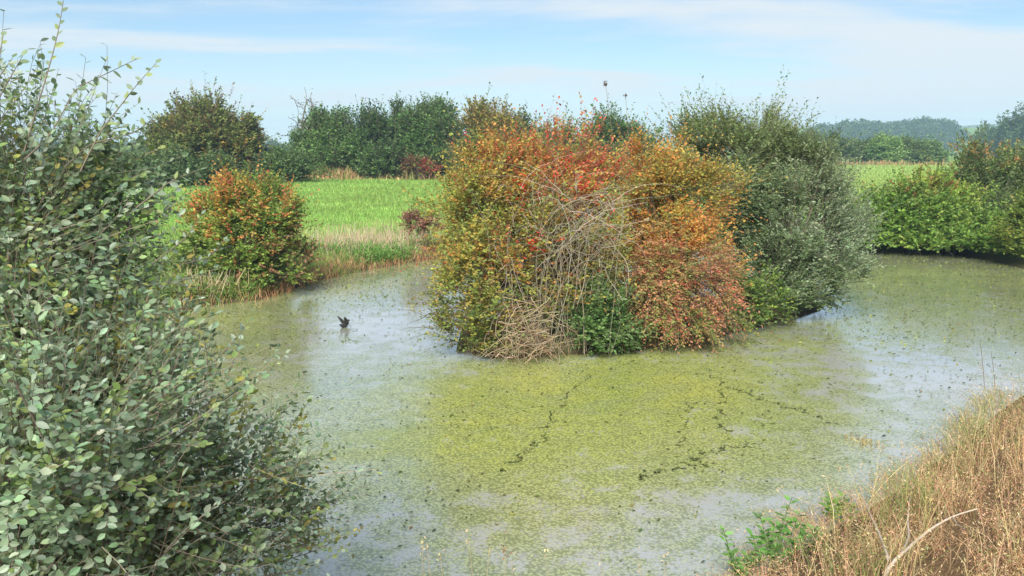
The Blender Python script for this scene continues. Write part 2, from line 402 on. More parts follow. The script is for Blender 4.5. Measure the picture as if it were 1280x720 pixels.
def plant(name, label, cat, base, lobes, ncl=80, ntw=2500, nlf=9, tl=.35, ll=.06, lw=.03, pal=None, seed=1, group=None, bark=BARK, up=.45, rnd=.6,
          spread=.38, shell=.55, lump=.22, sprig=.05, sprig_len=2.2, stem_r=.04, nstem=5, trunk=0., clearance=.05, detail=0, mat=None, droop=0., twig_r=None, berries=None, zmin=None, jitter=.17, spray=None, face=.5):
    rng = np.random.default_rng(seed); base = ground_at(base)
    root = thing(name, label, cat, base, group)
    cl, tp, out, ti, cc = crown_points(rng, lobes, ncl, ntw, spread, shell, lump, seed)
    lo = (base[2] if zmin is None else zmin) + clearance
    keep = tp[:, 2] > lo; tp, out, ti = tp[keep], out[keep], ti[keep]
    cl[:, 2] = np.maximum(cl[:, 2], lo)
    # stems and the branches that carry each clump
    fork = base + np.array([0, 0, trunk])
    bb = Buf()
    size = np.mean([l[1].mean() for l in lobes])
    if trunk > 0:
        z = np.linspace(-.15, 1, 7); pts = base + np.stack([.05 * trunk * np.sin(z * 3 + seed), .05 * trunk * np.cos(z * 2.3 + seed) - .05 * trunk, z * trunk], 1)
        tb = Buf(); tubes(tb, pts[None], (stem_r * (1.25 - .45 * z))[None], bark, 8); tb.obj('trunk', M_BARK, root, True); fork = pts[-1]
        starts = np.tile(fork, (len(cl), 1))
    else:
        sb = base + np.stack([rng.normal(size=nstem) * size * .16, rng.normal(size=nstem) * size * .12, np.full(nstem, -.12)], 1)
        starts = sb[rng.integers(0, nstem, len(cl))]
        for s in range(nstem):                      # each upright stem is a part
            k = rng.integers(0, len(cl)); top = base + (cl[k] - base) * .75
            tb = Buf(); midp = sb[s] * .5 + top * .5 + np.array([0, 0, .15 * size])
            tubes(tb, bez(sb[s][None], midp[None], top[None], 8), (stem_r * np.linspace(1, .35, 8))[None], bark, 5); tb.obj('stem', M_BARK, root, True)
    ctrl = starts * .45 + cl * .55; ctrl[:, 2] = starts[:, 2] * .35 + cl[:, 2] * .65 + .12 * size; ctrl[:, :2] = starts[:, :2] * .62 + cl[:, :2] * .38
    tubes(bb, bez(starts, ctrl, cl, 7), stem_r * np.linspace(.55, .10, 7)[None] * (.6 + .6 * rng.random((len(cl), 1))), jit(rng, np.tile(bark, (len(cl), 1)), .2), 4)
    # twigs
    N = len(tp)
    d = nrm(out * .75 + np.array([0, 0, up]) + rng.normal(size=(N, 3)) * rnd * .55)
    ln = tl * (.55 + .9 * rng.random(N)); ln = np.where(rng.random(N) < sprig, ln * sprig_len, ln)
    if spray is not None: ln = ln * (1 + spray * np.clip(out[:, 2], 0, 1))
    p1 = tp + d * ln[:, None] * .5 + rng.normal(size=(N, 3)) * ln[:, None] * .07
    p2 = tp + d * ln[:, None]; p2[:, 2] -= droop * ln
    K = 4; tw = bez(tp, p1, p2, K)
    tr = twig_r or max(.0016, ll * .026)
    tubes(bb, tw, tr * np.linspace(1, .45, K)[None], jit(rng, np.tile(bark * 1.1, (N, 1)), .2), 3)
    bb.obj('branchwork', M_BARK, root, kind='stuff')
    # leaves along the twigs
    t = np.linspace(.18, 1.0, nlf)[None] + rng.normal(size=(N, nlf)) * .03
    t = np.clip(t, .05, 1)[..., None]
    lp = (1 - t) ** 2 * tp[:, None] + 2 * t * (1 - t) * p1[:, None] + t ** 2 * p2[:, None]
    ax = nrm(p2 - tp)
    sd = nrm(np.cross(ax, np.array([.02, .03, 1.0])))
    sign = np.where(np.arange(nlf) % 2 == 0, 1., -1.)[None, :, None]
    ld = ax[:, None] * .75 + sd[:, None] * sign * .85 + rng.normal(size=(N, nlf, 3)) * .35; ld[..., 2] -= droop * .4
    nn = np.array([0, 0, .8]) + out[:, None] * face + rng.normal(size=(N, nlf, 3)) * .45
    tc = pal(tp, cl[ti], out, rng)
    lc = jit(rng, np.repeat(tc, nlf, 0), jitter)
    L = ll * (.65 + .6 * rng.random(N * nlf)) * np.repeat(np.where(rng.random(N) < .1, .7, 1.), nlf)
    lp, ld, nn = lp.reshape(-1, 3), ld.reshape(-1, 3), nn.reshape(-1, 3)
    kp = lp[:, 2] > max(lo - .03, .012)
    fb = Buf(); leaves(fb, lp[kp], ld[kp], nn[kp], L[kp], L[kp] * lw / ll, lc[kp], detail)
    fb.obj('crown', mat or M_LEAF, root, kind='stuff')
    return root, cl, tp, out

def pal_mix(pal, blend=.5, tone=.13):               # each clump leans to one tint of the palette
    def f(tp, cp, out, rng):
        s = int(rng.integers(1e6)); q = wob(cp, s, 1.7 / max(.5, np.std(tp) * .6))
        n = len(tp); base = pick(rng, n, pal)
        order = np.array([p[0] for p in pal]); k = np.clip(((q * .5 + .5) * len(pal)).astype(int), 0, len(pal) - 1)
        c = np.where(rng.random((n, 1)) < blend, order[k], base)
        return c * (1 + tone * wob(cp, s + 1, 3.0)[:, None])
    return f

# ------------------------------------------------------------------ far country
GREEN_D = [((.050, .085, .028), 3), ((.065, .105, .030), 3), ((.085, .125, .040), 2), ((.040, .070, .028), 2)]
def far_wood(name, label, lobes, n, size, pal, seed, shell=.75):
    rng = np.random.default_rng(seed)
    w = np.array([np.prod(l[1]) ** (2 / 3) for l in lobes]); li = rng.choice(len(lobes), n, p=w / w.sum())
    C = np.array([l[0] for l in lobes]); R = np.array([l[1] for l in lobes])
    u = nrm(rng.normal(size=(n, 3))); r = (1 - (1 - shell) * rng.random(n) ** 1.5) * (1 + .14 * wob(u * 3 + li[:, None], seed, 2))
    p = C[li] + u * R[li] * r[:, None]
    tone = rng.normal(size=(len(lobes), 1)) * .16 + 1
    c = jit(rng, pick(rng, n, pal) * tone[li], .15)
    b = Buf(); L = size * (.6 + .8 * rng.random(n)); leaves(b, p - u * 0, u * .4 + rng.normal(size=(n, 3)) * .7, u + np.array([0, 0, .6]) + rng.normal(size=(n, 3)) * .4, L, L * .8, c)
    # solid hearts so that no sky shows through the mass
    for i, l in enumerate(lobes):
        th, ph = np.meshgrid(np.linspace(0, 2 * np.pi, 13)[:-1], np.linspace(.05, np.pi - .05, 8))
        s = np.stack([np.sin(ph) * np.cos(th), np.sin(ph) * np.sin(th), np.cos(ph)], -1) * .8
        v = l[0] + s * l[1]; ix = np.arange(8 * 12).reshape(8, 12); nx = np.roll(ix, -1, 1)
        b.add(v, np.stack([ix[:-1], nx[:-1], nx[1:], ix[1:]], -1).reshape(-1, 4), np.array([.04, .065, .025]))
    return tag(b.obj(name, M_LEAF), label, 'wood', kind='stuff')
rng = np.random.default_rng(3)
lob = []
for x in np.arange(1000, 1215, 8.0):                # wooded hill beyond the right field
    top = np.interp(x, [1000, 1012, 1040, 1075, 1110, 1140, 1165, 1185, 1200, 1215], [168, 158, 153, 152, 152, 147, 147, 150, 160, 178]) 
    for row, dy in enumerate((0, 13, 26, 38)):
        Y = 640 - row * 55 + rng.uniform(-15, 15)
        lob.append(ell(x + rng.uniform(-4, 4), top + 12 + dy * 1.0 + rng.uniform(-1.5, 2.5), Y, rng.uniform(10, 15), rng.uniform(9, 13)))
far_wood('distant_wood', 'hazy blue-green wood crowning the low hill beyond the far field', lob, 42000, 1.5, GREEN_D, 31)
lob = []
for x in np.arange(60, 600, 9.0):                   # low wood along the left horizon
    Y = 430 + rng.uniform(-20, 20)
    lob.append(ell(x, 187 + rng.uniform(-3, 3), Y, rng.uniform(8, 12), rng.uniform(7, 10)))
far_wood('distant_tree_belt', 'low hazy belt of woodland on the horizon beyond the bright green field', lob, 22000, 1.2, GREEN_D, 32)
# pale rise of ground far behind everything
hx = np.linspace(150, 1450, 60); hy = np.linspace(0, 1, 6)
hv = np.array([[x, 1250 + 200 * t, (48 * np.exp(-((x - 800) / 260) ** 2) + 14 * np.exp(-((x - 400) / 200) ** 2)) * np.sin(t * np.pi / 2) ** .8] for t in hy for x in hx])
ix = np.arange(360).reshape(6, 60)
b = Buf(); b.add(hv, np.stack([ix[:-1, :-1], ix[:-1, 1:], ix[1:, 1:], ix[1:, :-1]], -1).reshape(-1, 4), np.array([.10, .13, .05]))
tag(b.obj('far_hill', M_GROUND, smooth=True), kind='structure')

LOBE = .87
# hedge shrubs along the far side of the right field
HEDGE = [((.070, .115, .030), 3), ((.095, .150, .040), 3), ((.120, .170, .050), 2), ((.055, .090, .030), 2)]
hedge_lab = ['tall feathery green hedge tree beside the willow at the right field edge', 'rounded green hedge shrub, first along the far edge of right field',
    'dull olive hedge shrub under the wooded hill at the field edge', 'pale silvery-leaved hedge shrub standing out in the far field hedge', 'broad mid-green hedge shrub beyond the pale silvery one',
    'yellow-green hedge shrub at the far corner of the right field']
for i, (px, top, wd, tint) in enumerate(((1030, 168, 26, 1.0), (1062, 177, 24, .95), (1086, 179, 20, .85), (1107, 171, 19, 1.7), (1137, 175, 24, 1.0), (1163, 177, 18, 1.35))):
    Y = 150 + (i % 3) * 4; pal = [(tuple(np.array(c) * tint), w) for c, w in HEDGE]
    bottom = 206; cyp = (top + bottom) / 2
    plant('hedge_shrub', hedge_lab[i], 'shrub', P(px, bottom, Y), [ell(px, cyp + 4, Y, wd, (bottom - top) / 2), ell(px - wd * .3, cyp - 3, Y, wd * .6, (bottom - top) / 2.4), ell(px + wd * .4, cyp + 1, Y, wd * .6, (bottom - top) / 2.3)],
          60, 1800, 6, .9, .42, .26, pal_mix(pal), 400 + i, 'hedge shrubs beyond the right field', stem_r=.12, sprig=.04)
right_lab = ['tall dark tree on the rise behind the orange-topped thicket', 'rounded dark tree lower on the rise, nearest the wooded hill']
for i, (px, top, wd, Y) in enumerate(((1282, 134, 34, 300), (1240, 158, 24, 320))):
    plant('hillside_tree', right_lab[i], 'tree', P(px, 200, Y), [ell(px, top + 32, Y, wd, 33), ell(px - 14, top + 40, Y, wd * .6, 28), ell(px + 22, top + 20, Y, wd * .7, 25)],
          80, 3000, 6, 1.5, .8, .55, pal_mix(GREEN_D), 420 + i, 'trees on the rise at the right', stem_r=.3, trunk=2.5)

# ------------------------------------------------------------------ trees along the field
OLIVE = [((.160, .180, .045), 3), ((.130, .165, .042), 3), ((.200, .190, .048), 2), ((.230, .170, .040), 1), ((.095, .125, .038), 2)]
def olive_pal(tp, cp, out, rng):
    c = pal_mix(OLIVE)(tp, cp, out, rng)
    x = (tp[:, 0] - tp[:, 0].mean()) / tp[:, 0].std(); zc = (tp[:, 2] - tp[:, 2].mean()) / tp[:, 2].std()
    m = (rng.random(len(tp)) < .5 * np.exp(-((x - 1.3) / .6) ** 2 - ((zc + .4) / .6) ** 2))
    c[m] = np.array([.26, .17, .03]); brn = rng.random(len(tp)) < .22 * (zc > .5)
    c[brn] = np.array([.12, .085, .04]); return c
Y = 66
plant('field_tree', 'round olive-brown tree standing alone at the left of the green field', 'tree', P(262, 226, Y),
      [ell(258, 182, Y, 62, 48), ell(245, 157, Y, 40, 24), ell(290, 190, Y, 40, 34), ell(222, 190, Y, 34, 36), ell(300, 168, Y, 24, 20)],
      170, 6500, 8, .75, .22, .15, olive_pal, 51, stem_r=.22, trunk=1.2, sprig=.04, lump=.28, twig_r=.014)
DARKG = [((.060, .120, .030), 3), ((.080, .150, .036), 3), ((.105, .180, .046), 2), ((.045, .088, .026), 2)]
Y = 74
dark_lab = ['dark green tree with a bare dead top on its left side', 'tall spiky dark green tree, broadest of the dense clump by the field',
            'dark green tree between spiky tree and the red sprig', 'low dark green tree at the end of the dense clump']
for i, (px, top, wd, bot) in enumerate(((407, 142, 34, 224), (470, 133, 46, 226), (530, 131, 34, 224), (556, 150, 20, 222))):
    h = bot - top
    lb = [ell(px, top + h * .55, Y, wd, h * .46), ell(px - wd * .35, top + h * .45, Y - 1, wd * .6, h * .38), ell(px + wd * .4, top + h * .42, Y + 1, wd * .55, h * .40), ell(px, bot - h * .25, Y - 1, wd * 1.05, h * .25)]
    plant('dense_tree', dark_lab[i], 'tree', P(px, bot, Y), lb, 130, 4500, 7, .8, .24, .15, pal_mix(DARKG), 60 + i, 'dense dark trees behind the field', stem_r=.2, trunk=.8, up=1.1, sprig=.03, sprig_len=1.6, lump=.36, spray=.3, twig_r=.014)
# the bare dead tree at the end of that clump
base = ground_at(P(386, 222, 73)); root = thing('dead_tree', 'slender bare dead tree leaning beside the dense dark clump', 'tree', base)
rng = np.random.default_rng(8); tb = Buf(); bb = Buf()
for k, path in enumerate((((386, 222), (379, 190), (376, 160), (381, 135), (384, 124)), ((378, 175), (372, 160), (373, 140)), ((378, 155), (388, 142), (392, 128)), ((381, 190), (374, 182), (368, 172)))):
    p = np.array([P(a, c, 73 + .3 * k) for a, c in path]); tt = np.linspace(0, 1, 12); pts = np.stack([np.interp(tt, np.linspace(0, 1, len(p)), p[:, j]) for j in range(3)], 1)
    tubes(tb if k == 0 else bb, pts[None], (np.linspace(.14, .03, 12) * (1 if k == 0 else .5))[None], np.array([.16, .14, .12]), 5)
    st = pts[rng.integers(3, 12, 14)]; e = st + rng.normal(size=(14, 3)) * .5 + np.array([0, 0, .35]); tubes(bb, bez(st, (st + e) / 2 + .1, e, 4), .02, np.array([.15, .13, .11]), 3)
    m = np.repeat(e, 3, 0) + rng.normal(size=(42, 3)) * .12; leaves(bb, m, rng.normal(size=(42, 3)), rng.normal(size=(42, 3)), .14, .09, jit(rng, np.tile([.15, .10, .05], (42, 1))))
tb.obj('trunk', M_BARK, root); bb.obj('branchwork', M_BARK, root, kind='stuff')
mid_lab = ['olive tree with rusty leaf tips behind the island thicket', 'thin ragged olive tree filling the gap behind the island thicket', 'round dark green tree behind the amber bush on the island', 'small grey-green tree between the olive and ragged trees']
for i, (px, top, wd, pal, Y) in enumerate(((616, 133, 40, OLIVE, 68), (694, 156, 34, OLIVE, 74), (770, 147, 44, DARKG, 70), (652, 150, 24, GREEN_D, 76))):
    plant('field_edge_tree', mid_lab[i], 'tree', P(px, 224, Y), [ell(px, top + 52, Y, wd, 50), ell(px - wd * .4, top + 40, Y, wd * .5, 34), ell(px + wd * .4, top + 44, Y, wd * .55, 36)],
          120, 3600, 7, .8, .23, .15, pal_mix(pal), 80 + i, 'trees behind the island', stem_r=.2, trunk=.9, sprig=.05, sprig_len=1.9, lump=.34, twig_r=.014)
# bramble bank and rank growth at the foot of the trees
BRAM = [((.075, .130, .035), 3), ((.105, .165, .055), 3), ((.130, .185, .075), 2), ((.060, .095, .030), 1)]
br_lab = ['green bramble mound between the olive tree and the dense clump', 'low green bramble mound under the round olive tree', 'leafy bramble mound left of the olive tree, behind the sallow sprays']
for i, (px, top, wd, Y) in enumerate(((345, 192, 46, 66), (240, 206, 60, 62), (150, 200, 60, 60))):
    plant('bramble_mound', br_lab[i], 'bramble', P(px, 226, Y), [ell(px, 214, Y, wd, 20), ell(px - wd * .4, 212, Y, wd * .5, 16), ell(px + wd * .45, 213, Y, wd * .5, 16)],
          70, 2400, 7, .5, .19, .13, pal_mix(BRAM), 100 + i, 'bramble mounds under the field trees', stem_r=.03, sprig=.08)
plant('red_leaved_shrub', 'small crimson-leaved shrub at the foot of the dense dark clump', 'shrub', P(527, 224, 70), [ell(524, 207, 70, 15, 4), ell(540, 210, 70, 10, 5)],
      24, 300, 6, .5, .2, .12, pal_mix([((.26, .06, .04), 2), ((.17, .08, .04), 2), ((.09, .13, .035), 3)]), 120, stem_r=.03)

# ------------------------------------------------------------------ autumn bush on the left bank
def autumn_pal(tp, cp, out, rng):
    z = (tp[:, 2] - .3) / 3.0; x = (tp[:, 0] - tp[:, 0].mean()) / tp[:, 0].std(); n = len(tp)
    c = pick(rng, n, [((.14, .22, .04), 3), ((.20, .26, .05), 3), ((.10, .17, .035), 2)])
    q = wob(cp, 71, 1.6)
    po = np.clip(1.7 * (z - .34) + .45 * q, 0, .9); m = rng.random(n) < po
    c[m] = pick(rng, m.sum(), [((.44, .20, .06), 3), ((.40, .26, .06), 3), ((.44, .15, .07), 2), ((.28, .26, .05), 2)])
    m = rng.random(n) < np.clip(.5 * (x - .5) * (z < .5) + .10 * (z < .3), 0, .5)
    c[m] = pick(rng, m.sum(), [((.22, .11, .06), 3), ((.18, .12, .05), 2), ((.26, .13, .06), 1)])
    return c
Y = 22.6
plant('guelder_rose_bush', 'rounded orange-topped green bush on the left bank at the water', 'bush', P(312, 362, Y),
      [ell(300, 305, Y, 58, 60), ell(284, 262, Y, 40, 36), ell(332, 268, Y, 44, 42), ell(346, 322, Y, 38, 42), ell(262, 305, Y - .3, 34, 46)],
      120, 4200, 9, .34, .085, .055, autumn_pal, 131, stem_r=.03, nstem=7, sprig=.10, lump=.40, clearance=.02, spread=.29)
# ------------------------------------------------------------------ the island thicket
def elli(px, py, Y, *a): return ell(px, py + 9, Y - .5, *a)
def Pi(px, py, Y): return P(px, py + 9, Y - .5)
def main_pal(tp, cp, out, rng):
    n = len(tp); px, py, _ = to_px(tp)               # where each clump sits on the bush, in its own left-right and height
    x = (tp[:, 0] + 1.4) / 4.2; z = tp[:, 2] / 4.2; q = wob(cp, 77, 1.5)
    c = pick(rng, n, [((.27, .27, .055), 4), ((.21, .25, .055), 3), ((.33, .26, .055), 3), ((.15, .21, .05), 2)])
    po = np.clip(.22 + .7 * (z - .5) + .3 * q + .12 * x, .03, .75); m = rng.random(n) < po
    c[m] = pick(rng, m.sum(), [((.37, .22, .05), 4), ((.41, .17, .05), 2), ((.33, .25, .045), 3), ((.26, .16, .05), 2)])
    m = rng.random(n) < np.clip(1.2 * (z - .52) * np.exp(-((x - .62) / .36) ** 2) + .16 * (q > .3), 0, .5)
    c[m] = pick(rng, m.sum(), [((.42, .075, .045), 3), ((.36, .12, .06), 3), ((.44, .12, .05), 2)])
    for k in range(len(RED)):
        m = (np.linalg.norm(tp - RED[k], axis=1) < RED_R[k]) & (rng.random(n) < .7); c[m] = np.array([.55, .05, .025])
    m = rng.random(n) < np.clip(1.1 * (.34 - z) * 3, 0, .75)
    c[m] = pick(rng, m.sum(), [((.10, .16, .03), 3), ((.17, .19, .035), 3), ((.14, .09, .045), 2)])
    return c
RED = np.array([Pi(a, b_, c) for a, b_, c in ((640, 285, 15.4), (630, 300, 15.3), (645, 318, 15.3), (690, 335, 15.5), (625, 325, 15.2), (720, 210, 16), (700, 175, 16.2), (735, 195, 16.2), (600, 370, 15.1), (572, 370, 15.0), (765, 278, 16), (655, 200, 16.2), (748, 182, 16.5), (570, 285, 15.4))])
_r = np.random.default_rng(70); RED = np.concatenate([RED, np.array([Pi(_r.normal(690, 62), _r.uniform(165, 350), _r.uniform(15.6, 16.6)) for _ in range(34)])]); RED_R = np.concatenate([np.full(14, .24), _r.uniform(.10, .2, 34)])
Yi = 16.8
plant('guelder_rose_bush', 'large yellow-orange bush with scarlet sprays and pale canes on the island', 'bush', Pi(660, 425, Yi - .4),
      [elli(660, 290, Yi, 100, 110), elli(595, 260, Yi - .3, 52, 78), elli(600, 350, Yi - .8, 56, 80), elli(700, 225, Yi + .3, 78, 66), elli(735, 300, Yi - .1, 60, 90), elli(640, 195, Yi + .6, 60, 32), elli(590, 405, Yi - 1.0, 46, 34)],
      260, 10500, 8, .34, .066, .040, main_pal, 141, stem_r=.03, nstem=12, sprig=.12, sprig_len=2.1, lump=.40, clearance=.03, shell=.42, spread=.27)
AMBER = [((.39, .24, .05), 4), ((.34, .26, .05), 3), ((.42, .19, .045), 2), ((.24, .23, .05), 3), ((.17, .19, .05), 1.5)]
plant('amber_bush', 'amber-leaved bush between the scarlet-sprayed bush and the willow', 'bush', Pi(835, 405, 18.6),
      [elli(830, 245, 18.6, 66, 66), elli(800, 205, 18.8, 42, 36), elli(868, 225, 18.8, 44, 44), elli(850, 300, 18.3, 62, 60), elli(800, 320, 18.4, 50, 70)],
      130, 4800, 8, .36, .07, .042, pal_mix(AMBER), 142, stem_r=.03, nstem=7, sprig=.12, lump=.42, clearance=.1, spread=.28)
ROSY = [((.35, .155, .085), 4), ((.19, .21, .06), 3.5), ((.35, .20, .085), 3), ((.27, .20, .065), 2.5), ((.42, .10, .06), 1)]
def rosy_pal(tp, cp, out, rng):
    c = pal_mix(ROSY, .25)(tp, cp, out, rng); m = rng.random(len(tp)) < .55 * (cp[:, 2] < .75)
    c[m] = pick(rng, m.sum(), [((.16, .21, .035), 2), ((.10, .15, .035), 2), ((.24, .15, .05), 1)]); return c
plant('rosy_bush', 'low rosy-red leaved bush hanging to the water beneath the amber bush', 'bush', Pi(855, 408, 17.0),
      [elli(858, 335, 16.9, 62, 58), elli(825, 350, 16.7, 40, 70), elli(895, 360, 17.1, 42, 52), elli(855, 390, 16.6, 56, 34)],
      120, 3600, 8, .30, .06, .03, rosy_pal, 143, stem_r=.022, nstem=6, sprig=.12, lump=.40, spread=.29, droop=.45, up=.1, clearance=.02)
plant('green_shrub', 'small bright green shrub at the foot of the pale canes on the island', 'shrub', Pi(755, 424, 16.3),
      [elli(752, 385, 16.1, 36, 40), elli(735, 400, 15.9, 26, 26), elli(778, 395, 16.3, 30, 34)], 50, 900, 8, .26, .07, .045,
      pal_mix([((.07, .14, .035), 3), ((.09, .17, .045), 3), ((.13, .21, .07), 2)]), 144, stem_r=.02, nstem=4, clearance=.02)
plant('yellow_green_shrub', 'yellow-green leafy shrub tucked under the willow at the island edge', 'shrub', Pi(925, 398, 18.6),
      [elli(925, 372, 18.4, 36, 34), elli(950, 365, 18.6, 28, 36), elli(900, 395, 18.0, 28, 18)], 50, 900, 8, .26, .075, .05,
      pal_mix([((.14, .20, .035), 3), ((.18, .24, .04), 3), ((.09, .15, .035), 2)]), 145, stem_r=.02, nstem=4, clearance=.02)
WILLOW = [((.140, .195, .092), 3), ((.175, .230, .118), 3), ((.120, .170, .072), 3), ((.225, .280, .170), 2.4), ((.090, .135, .055), 1)]
def willow_pal(tp, cp, out, rng):
    c = pal_mix(WILLOW)(tp, cp, out, rng); h = np.clip((tp[:, 2] - 2.6) / 2, 0, 1)[:, None]
    return c * (1 - h) + (c * np.array([1.05, .95, .62])) * h
Yw = 20.4
plant('willow_bush', 'tall grey-green willow at the end of the island over the water', 'bush', Pi(980, 385, Yw),
      [elli(985, 275, Yw, 84, 92), elli(920, 200, Yw + .4, 70, 56), elli(880, 166, Yw + .7, 40, 28), elli(955, 172, Yw + .5, 44, 32), elli(1020, 330, Yw - .5, 52, 58), elli(960, 340, Yw - .7, 60, 56), elli(1000, 210, Yw + .2, 48, 50), elli(1045, 290, Yw, 34, 50)],
      250, 11500, 11, .32, .080, .032, willow_pal, 146, stem_r=.045, nstem=9, sprig=.13, sprig_len=2.1, lump=.42, clearance=.03, up=.5, rnd=.6, shell=.48, spray=.3, spread=.28)

# pale dead canes: each one a part of its tangle
def canes(name, label, base, paths, cols, seed, r0=.012):
    rng = np.random.default_rng(seed); base = ground_at(base); root = thing(name, label, 'canes', base)
    for p in paths:
        p = np.asarray(p); K = 14; t = np.linspace(0, 1, K)[:, None]
        if len(p) == 3: pts = (1 - t) ** 2 * p[0] + 2 * t * (1 - t) * p[1] + t ** 2 * p[2]
        else: pts = (1 - t) ** 3 * p[0] + 3 * t * (1 - t) ** 2 * p[1] + 3 * t ** 2 * (1 - t) * p[2] + t ** 3 * p[3]
        pts[1:] += np.cumsum(rng.normal(size=(K - 1, 3)) * .016, 0)
        c = Buf(); tubes(c, pts[None], (r0 * (.45 + .75 * rng.random()) * np.linspace(1, .3, K))[None], jit(rng, np.array([cols[rng.integers(len(cols))]]), .15)[0], 5)
        c.obj('cane', M_BARK, root, True)
    return root
rng = np.random.default_rng(19); paths = []
PALE = [(.33, .28, .21), (.27, .23, .17), (.22, .20, .13), (.39, .34, .27)]
b0 = Pi(700, 405, 16.0)
for k in range(84):
    s = b0 + np.clip(rng.normal(size=3), -1.6, 1.4) * np.array([.6, .3, 0]); s[2] = .1
    a = rng.normal(.02, .34); h = rng.uniform(1.2, 3.3)
    apex = s + np.array([a * h * .5 + rng.normal() * .2, rng.uniform(-.7, .1), h]); end = apex + np.array([rng.normal() * .55 + .15, rng.uniform(-.5, .2), -h * rng.uniform(-.05, .40)])
    if max(apex[0], end[0]) > 2.15: continue
    paths.append((s, s + (apex - s) * np.array([.2, .5, .6]) + rng.normal(size=3) * np.array([.42, .15, .2]), apex + np.array([rng.normal() * .3, 0, .15]), end))
for k in range(46):                                  # arching over towards the amber bush
    s = Pi(725 + rng.normal() * 30, rng.uniform(240, 380), 15.6 + rng.uniform(-.2, .3)); e = Pi(765 + rng.normal() * 28, rng.uniform(235, 340), 15.5 + rng.uniform(-.2, .3)); m_ = (s + e) / 2 + np.array([rng.normal() * .3, -.1, rng.uniform(.0, .8)])
    paths.append((s, m_, e))
for k in range(110):                                 # the finest leafless sprays, fanning over the crown
    s = Pi(rng.normal(705, 38), rng.uniform(225, 330), 15.5 + rng.uniform(-.2, .4)); dx = rng.normal() * .55 + .1; L_ = rng.uniform(.5, 1.3)
    e = s + np.array([dx * L_, rng.uniform(-.3, .1), L_ * rng.uniform(.0, .75)]); paths.append((s, (s + e) / 2 + np.array([-dx * .2, -.05, .22 * L_]), e))
canes('cane_tangle', 'tangle of pale bare arching canes rising through the scarlet-sprayed bush', b0, paths, PALE, 20, .0060)
paths = []
for k in range(92):
    s = Pi(rng.uniform(622, 700), rng.uniform(362, 420), 15.05 + rng.uniform(-.1, .4)); ex = rng.uniform(588, 720)
    e = G(ex, rng.uniform(442, 464) - abs(ex - 650) * .14); e[2] = .004
    m_ = (s + e) / 2 + np.array([rng.normal() * .28 + (e[0] - s[0]) * .2, rng.normal() * .12 - .05, rng.uniform(-.1, .5)]); paths.append((s, m_, e))
for k in range(48):
    s = G(rng.uniform(600, 700), rng.uniform(446, 461)); s[2] = rng.uniform(.02, .2); e = s + np.array([rng.normal() * .5, rng.uniform(-.1, .2), rng.uniform(-.05, .35)]); e[2] = max(e[2], .01)
    paths.append((s, (s + e) / 2 + np.array([0, 0, .12]), e))
canes('fallen_cane_heap', 'heap of buff fallen canes drooping into the duckweed before the island', Pi(655, 420, 15.8), paths, [(.44, .33, .20), (.36, .27, .17), (.40, .33, .23), (.27, .16, .09)], 21, .0068)
paths = []
for (a, b_, c_, d_) in ((548, 400, 500, 405), (545, 385, 497, 398), (552, 372, 520, 362), (548, 395, 492, 378), (550, 410, 505, 415)):
    s = Pi(a, b_, 16.4); e = Pi(c_, d_, 16.6); e[2] = max(e[2], .02); paths.append((s, (s + e) / 2 + np.array([0, 0, .12]), e))
canes('overhanging_twig', 'thin dark twigs reaching from the island over open water', Pi(562, 415, 16.4), paths, [(.09, .075, .06)], 22, .009)
# tall seed stalks above the thicket
stalk_lab = ['tallest thin stalk with a brown seed head above the island thicket', 'thin stalk with small brown seed head, shorter of the two above the island']
for i, (px, py) in enumerate(((757, 107), (782, 121))):
    base = ground_at(Pi(768 + 4 * i, 400, 17.6)); root = thing('seed_stalk', stalk_lab[i], 'stalk', base); e = P(px, py, 17.0); s = base + np.array([0, 0, -.05])
    c = Buf(); tubes(c, bez(s[None], ((s + e) / 2 + np.array([.25, 0, .3]))[None], e[None], 14), np.linspace(.009, .003, 14)[None], np.array([.20, .15, .09]), 4); c.obj('stem', M_BARK, root)
    rng = np.random.default_rng(i); c = Buf(); nn_ = 26 - 10 * i; leaves(c, e + rng.normal(size=(nn_, 3)) * np.array([.012, .012, .03]), rng.normal(size=(nn_, 3)) * .5 + np.array([0, 0, 1]), rng.normal(size=(nn_, 3)), .05, .022, jit(rng, np.tile([.10, .06, .035], (nn_, 1))))
    c.obj('seed_head', M_LEAF, root)

# ------------------------------------------------------------------ right bank
LIME = [((.16, .25, .04), 4), ((.13, .22, .04), 3), ((.21, .28, .05), 3), ((.09, .16, .035), 2)]
def lime_pal(tp, cp, out, rng):
    c = pal_mix(LIME)(tp, cp, out, rng); z = (tp[:, 2] - tp[:, 2].min()) / np.ptp(tp[:, 2])
    m = rng.random(len(tp)) < .22 * (z > .62); c[m] = pick(rng, m.sum(), [((.26, .13, .05), 2), ((.22, .18, .05), 2)]); return c
Yr = 31.9
plant('bramble_thicket', 'lime-green bramble thicket on the right bank at the water', 'bramble', P(1140, 314, Yr + .6),
      [ell(1110, 275, Yr, 48, 40), ell(1150, 262, Yr, 50, 44), ell(1190, 275, Yr, 42, 44), ell(1085, 285, Yr - .2, 34, 32), ell(1160, 298, Yr - .5, 70, 26), ell(1225, 296, Yr - .8, 40, 28), ell(1095, 302, Yr - .3, 46, 18), ell(1180, 306, Yr - .8, 60, 16), ell(1255, 300, Yr - 2.2, 34, 28)],
      190, 6600, 8, .36, .125, .085, lime_pal, 151, stem_r=.025, nstem=9, sprig=.07, lump=.24, clearance=.02)
THICK = [((.080, .125, .042), 4), ((.110, .160, .050), 3), ((.060, .095, .036), 2), ((.14, .19, .065), 2)]
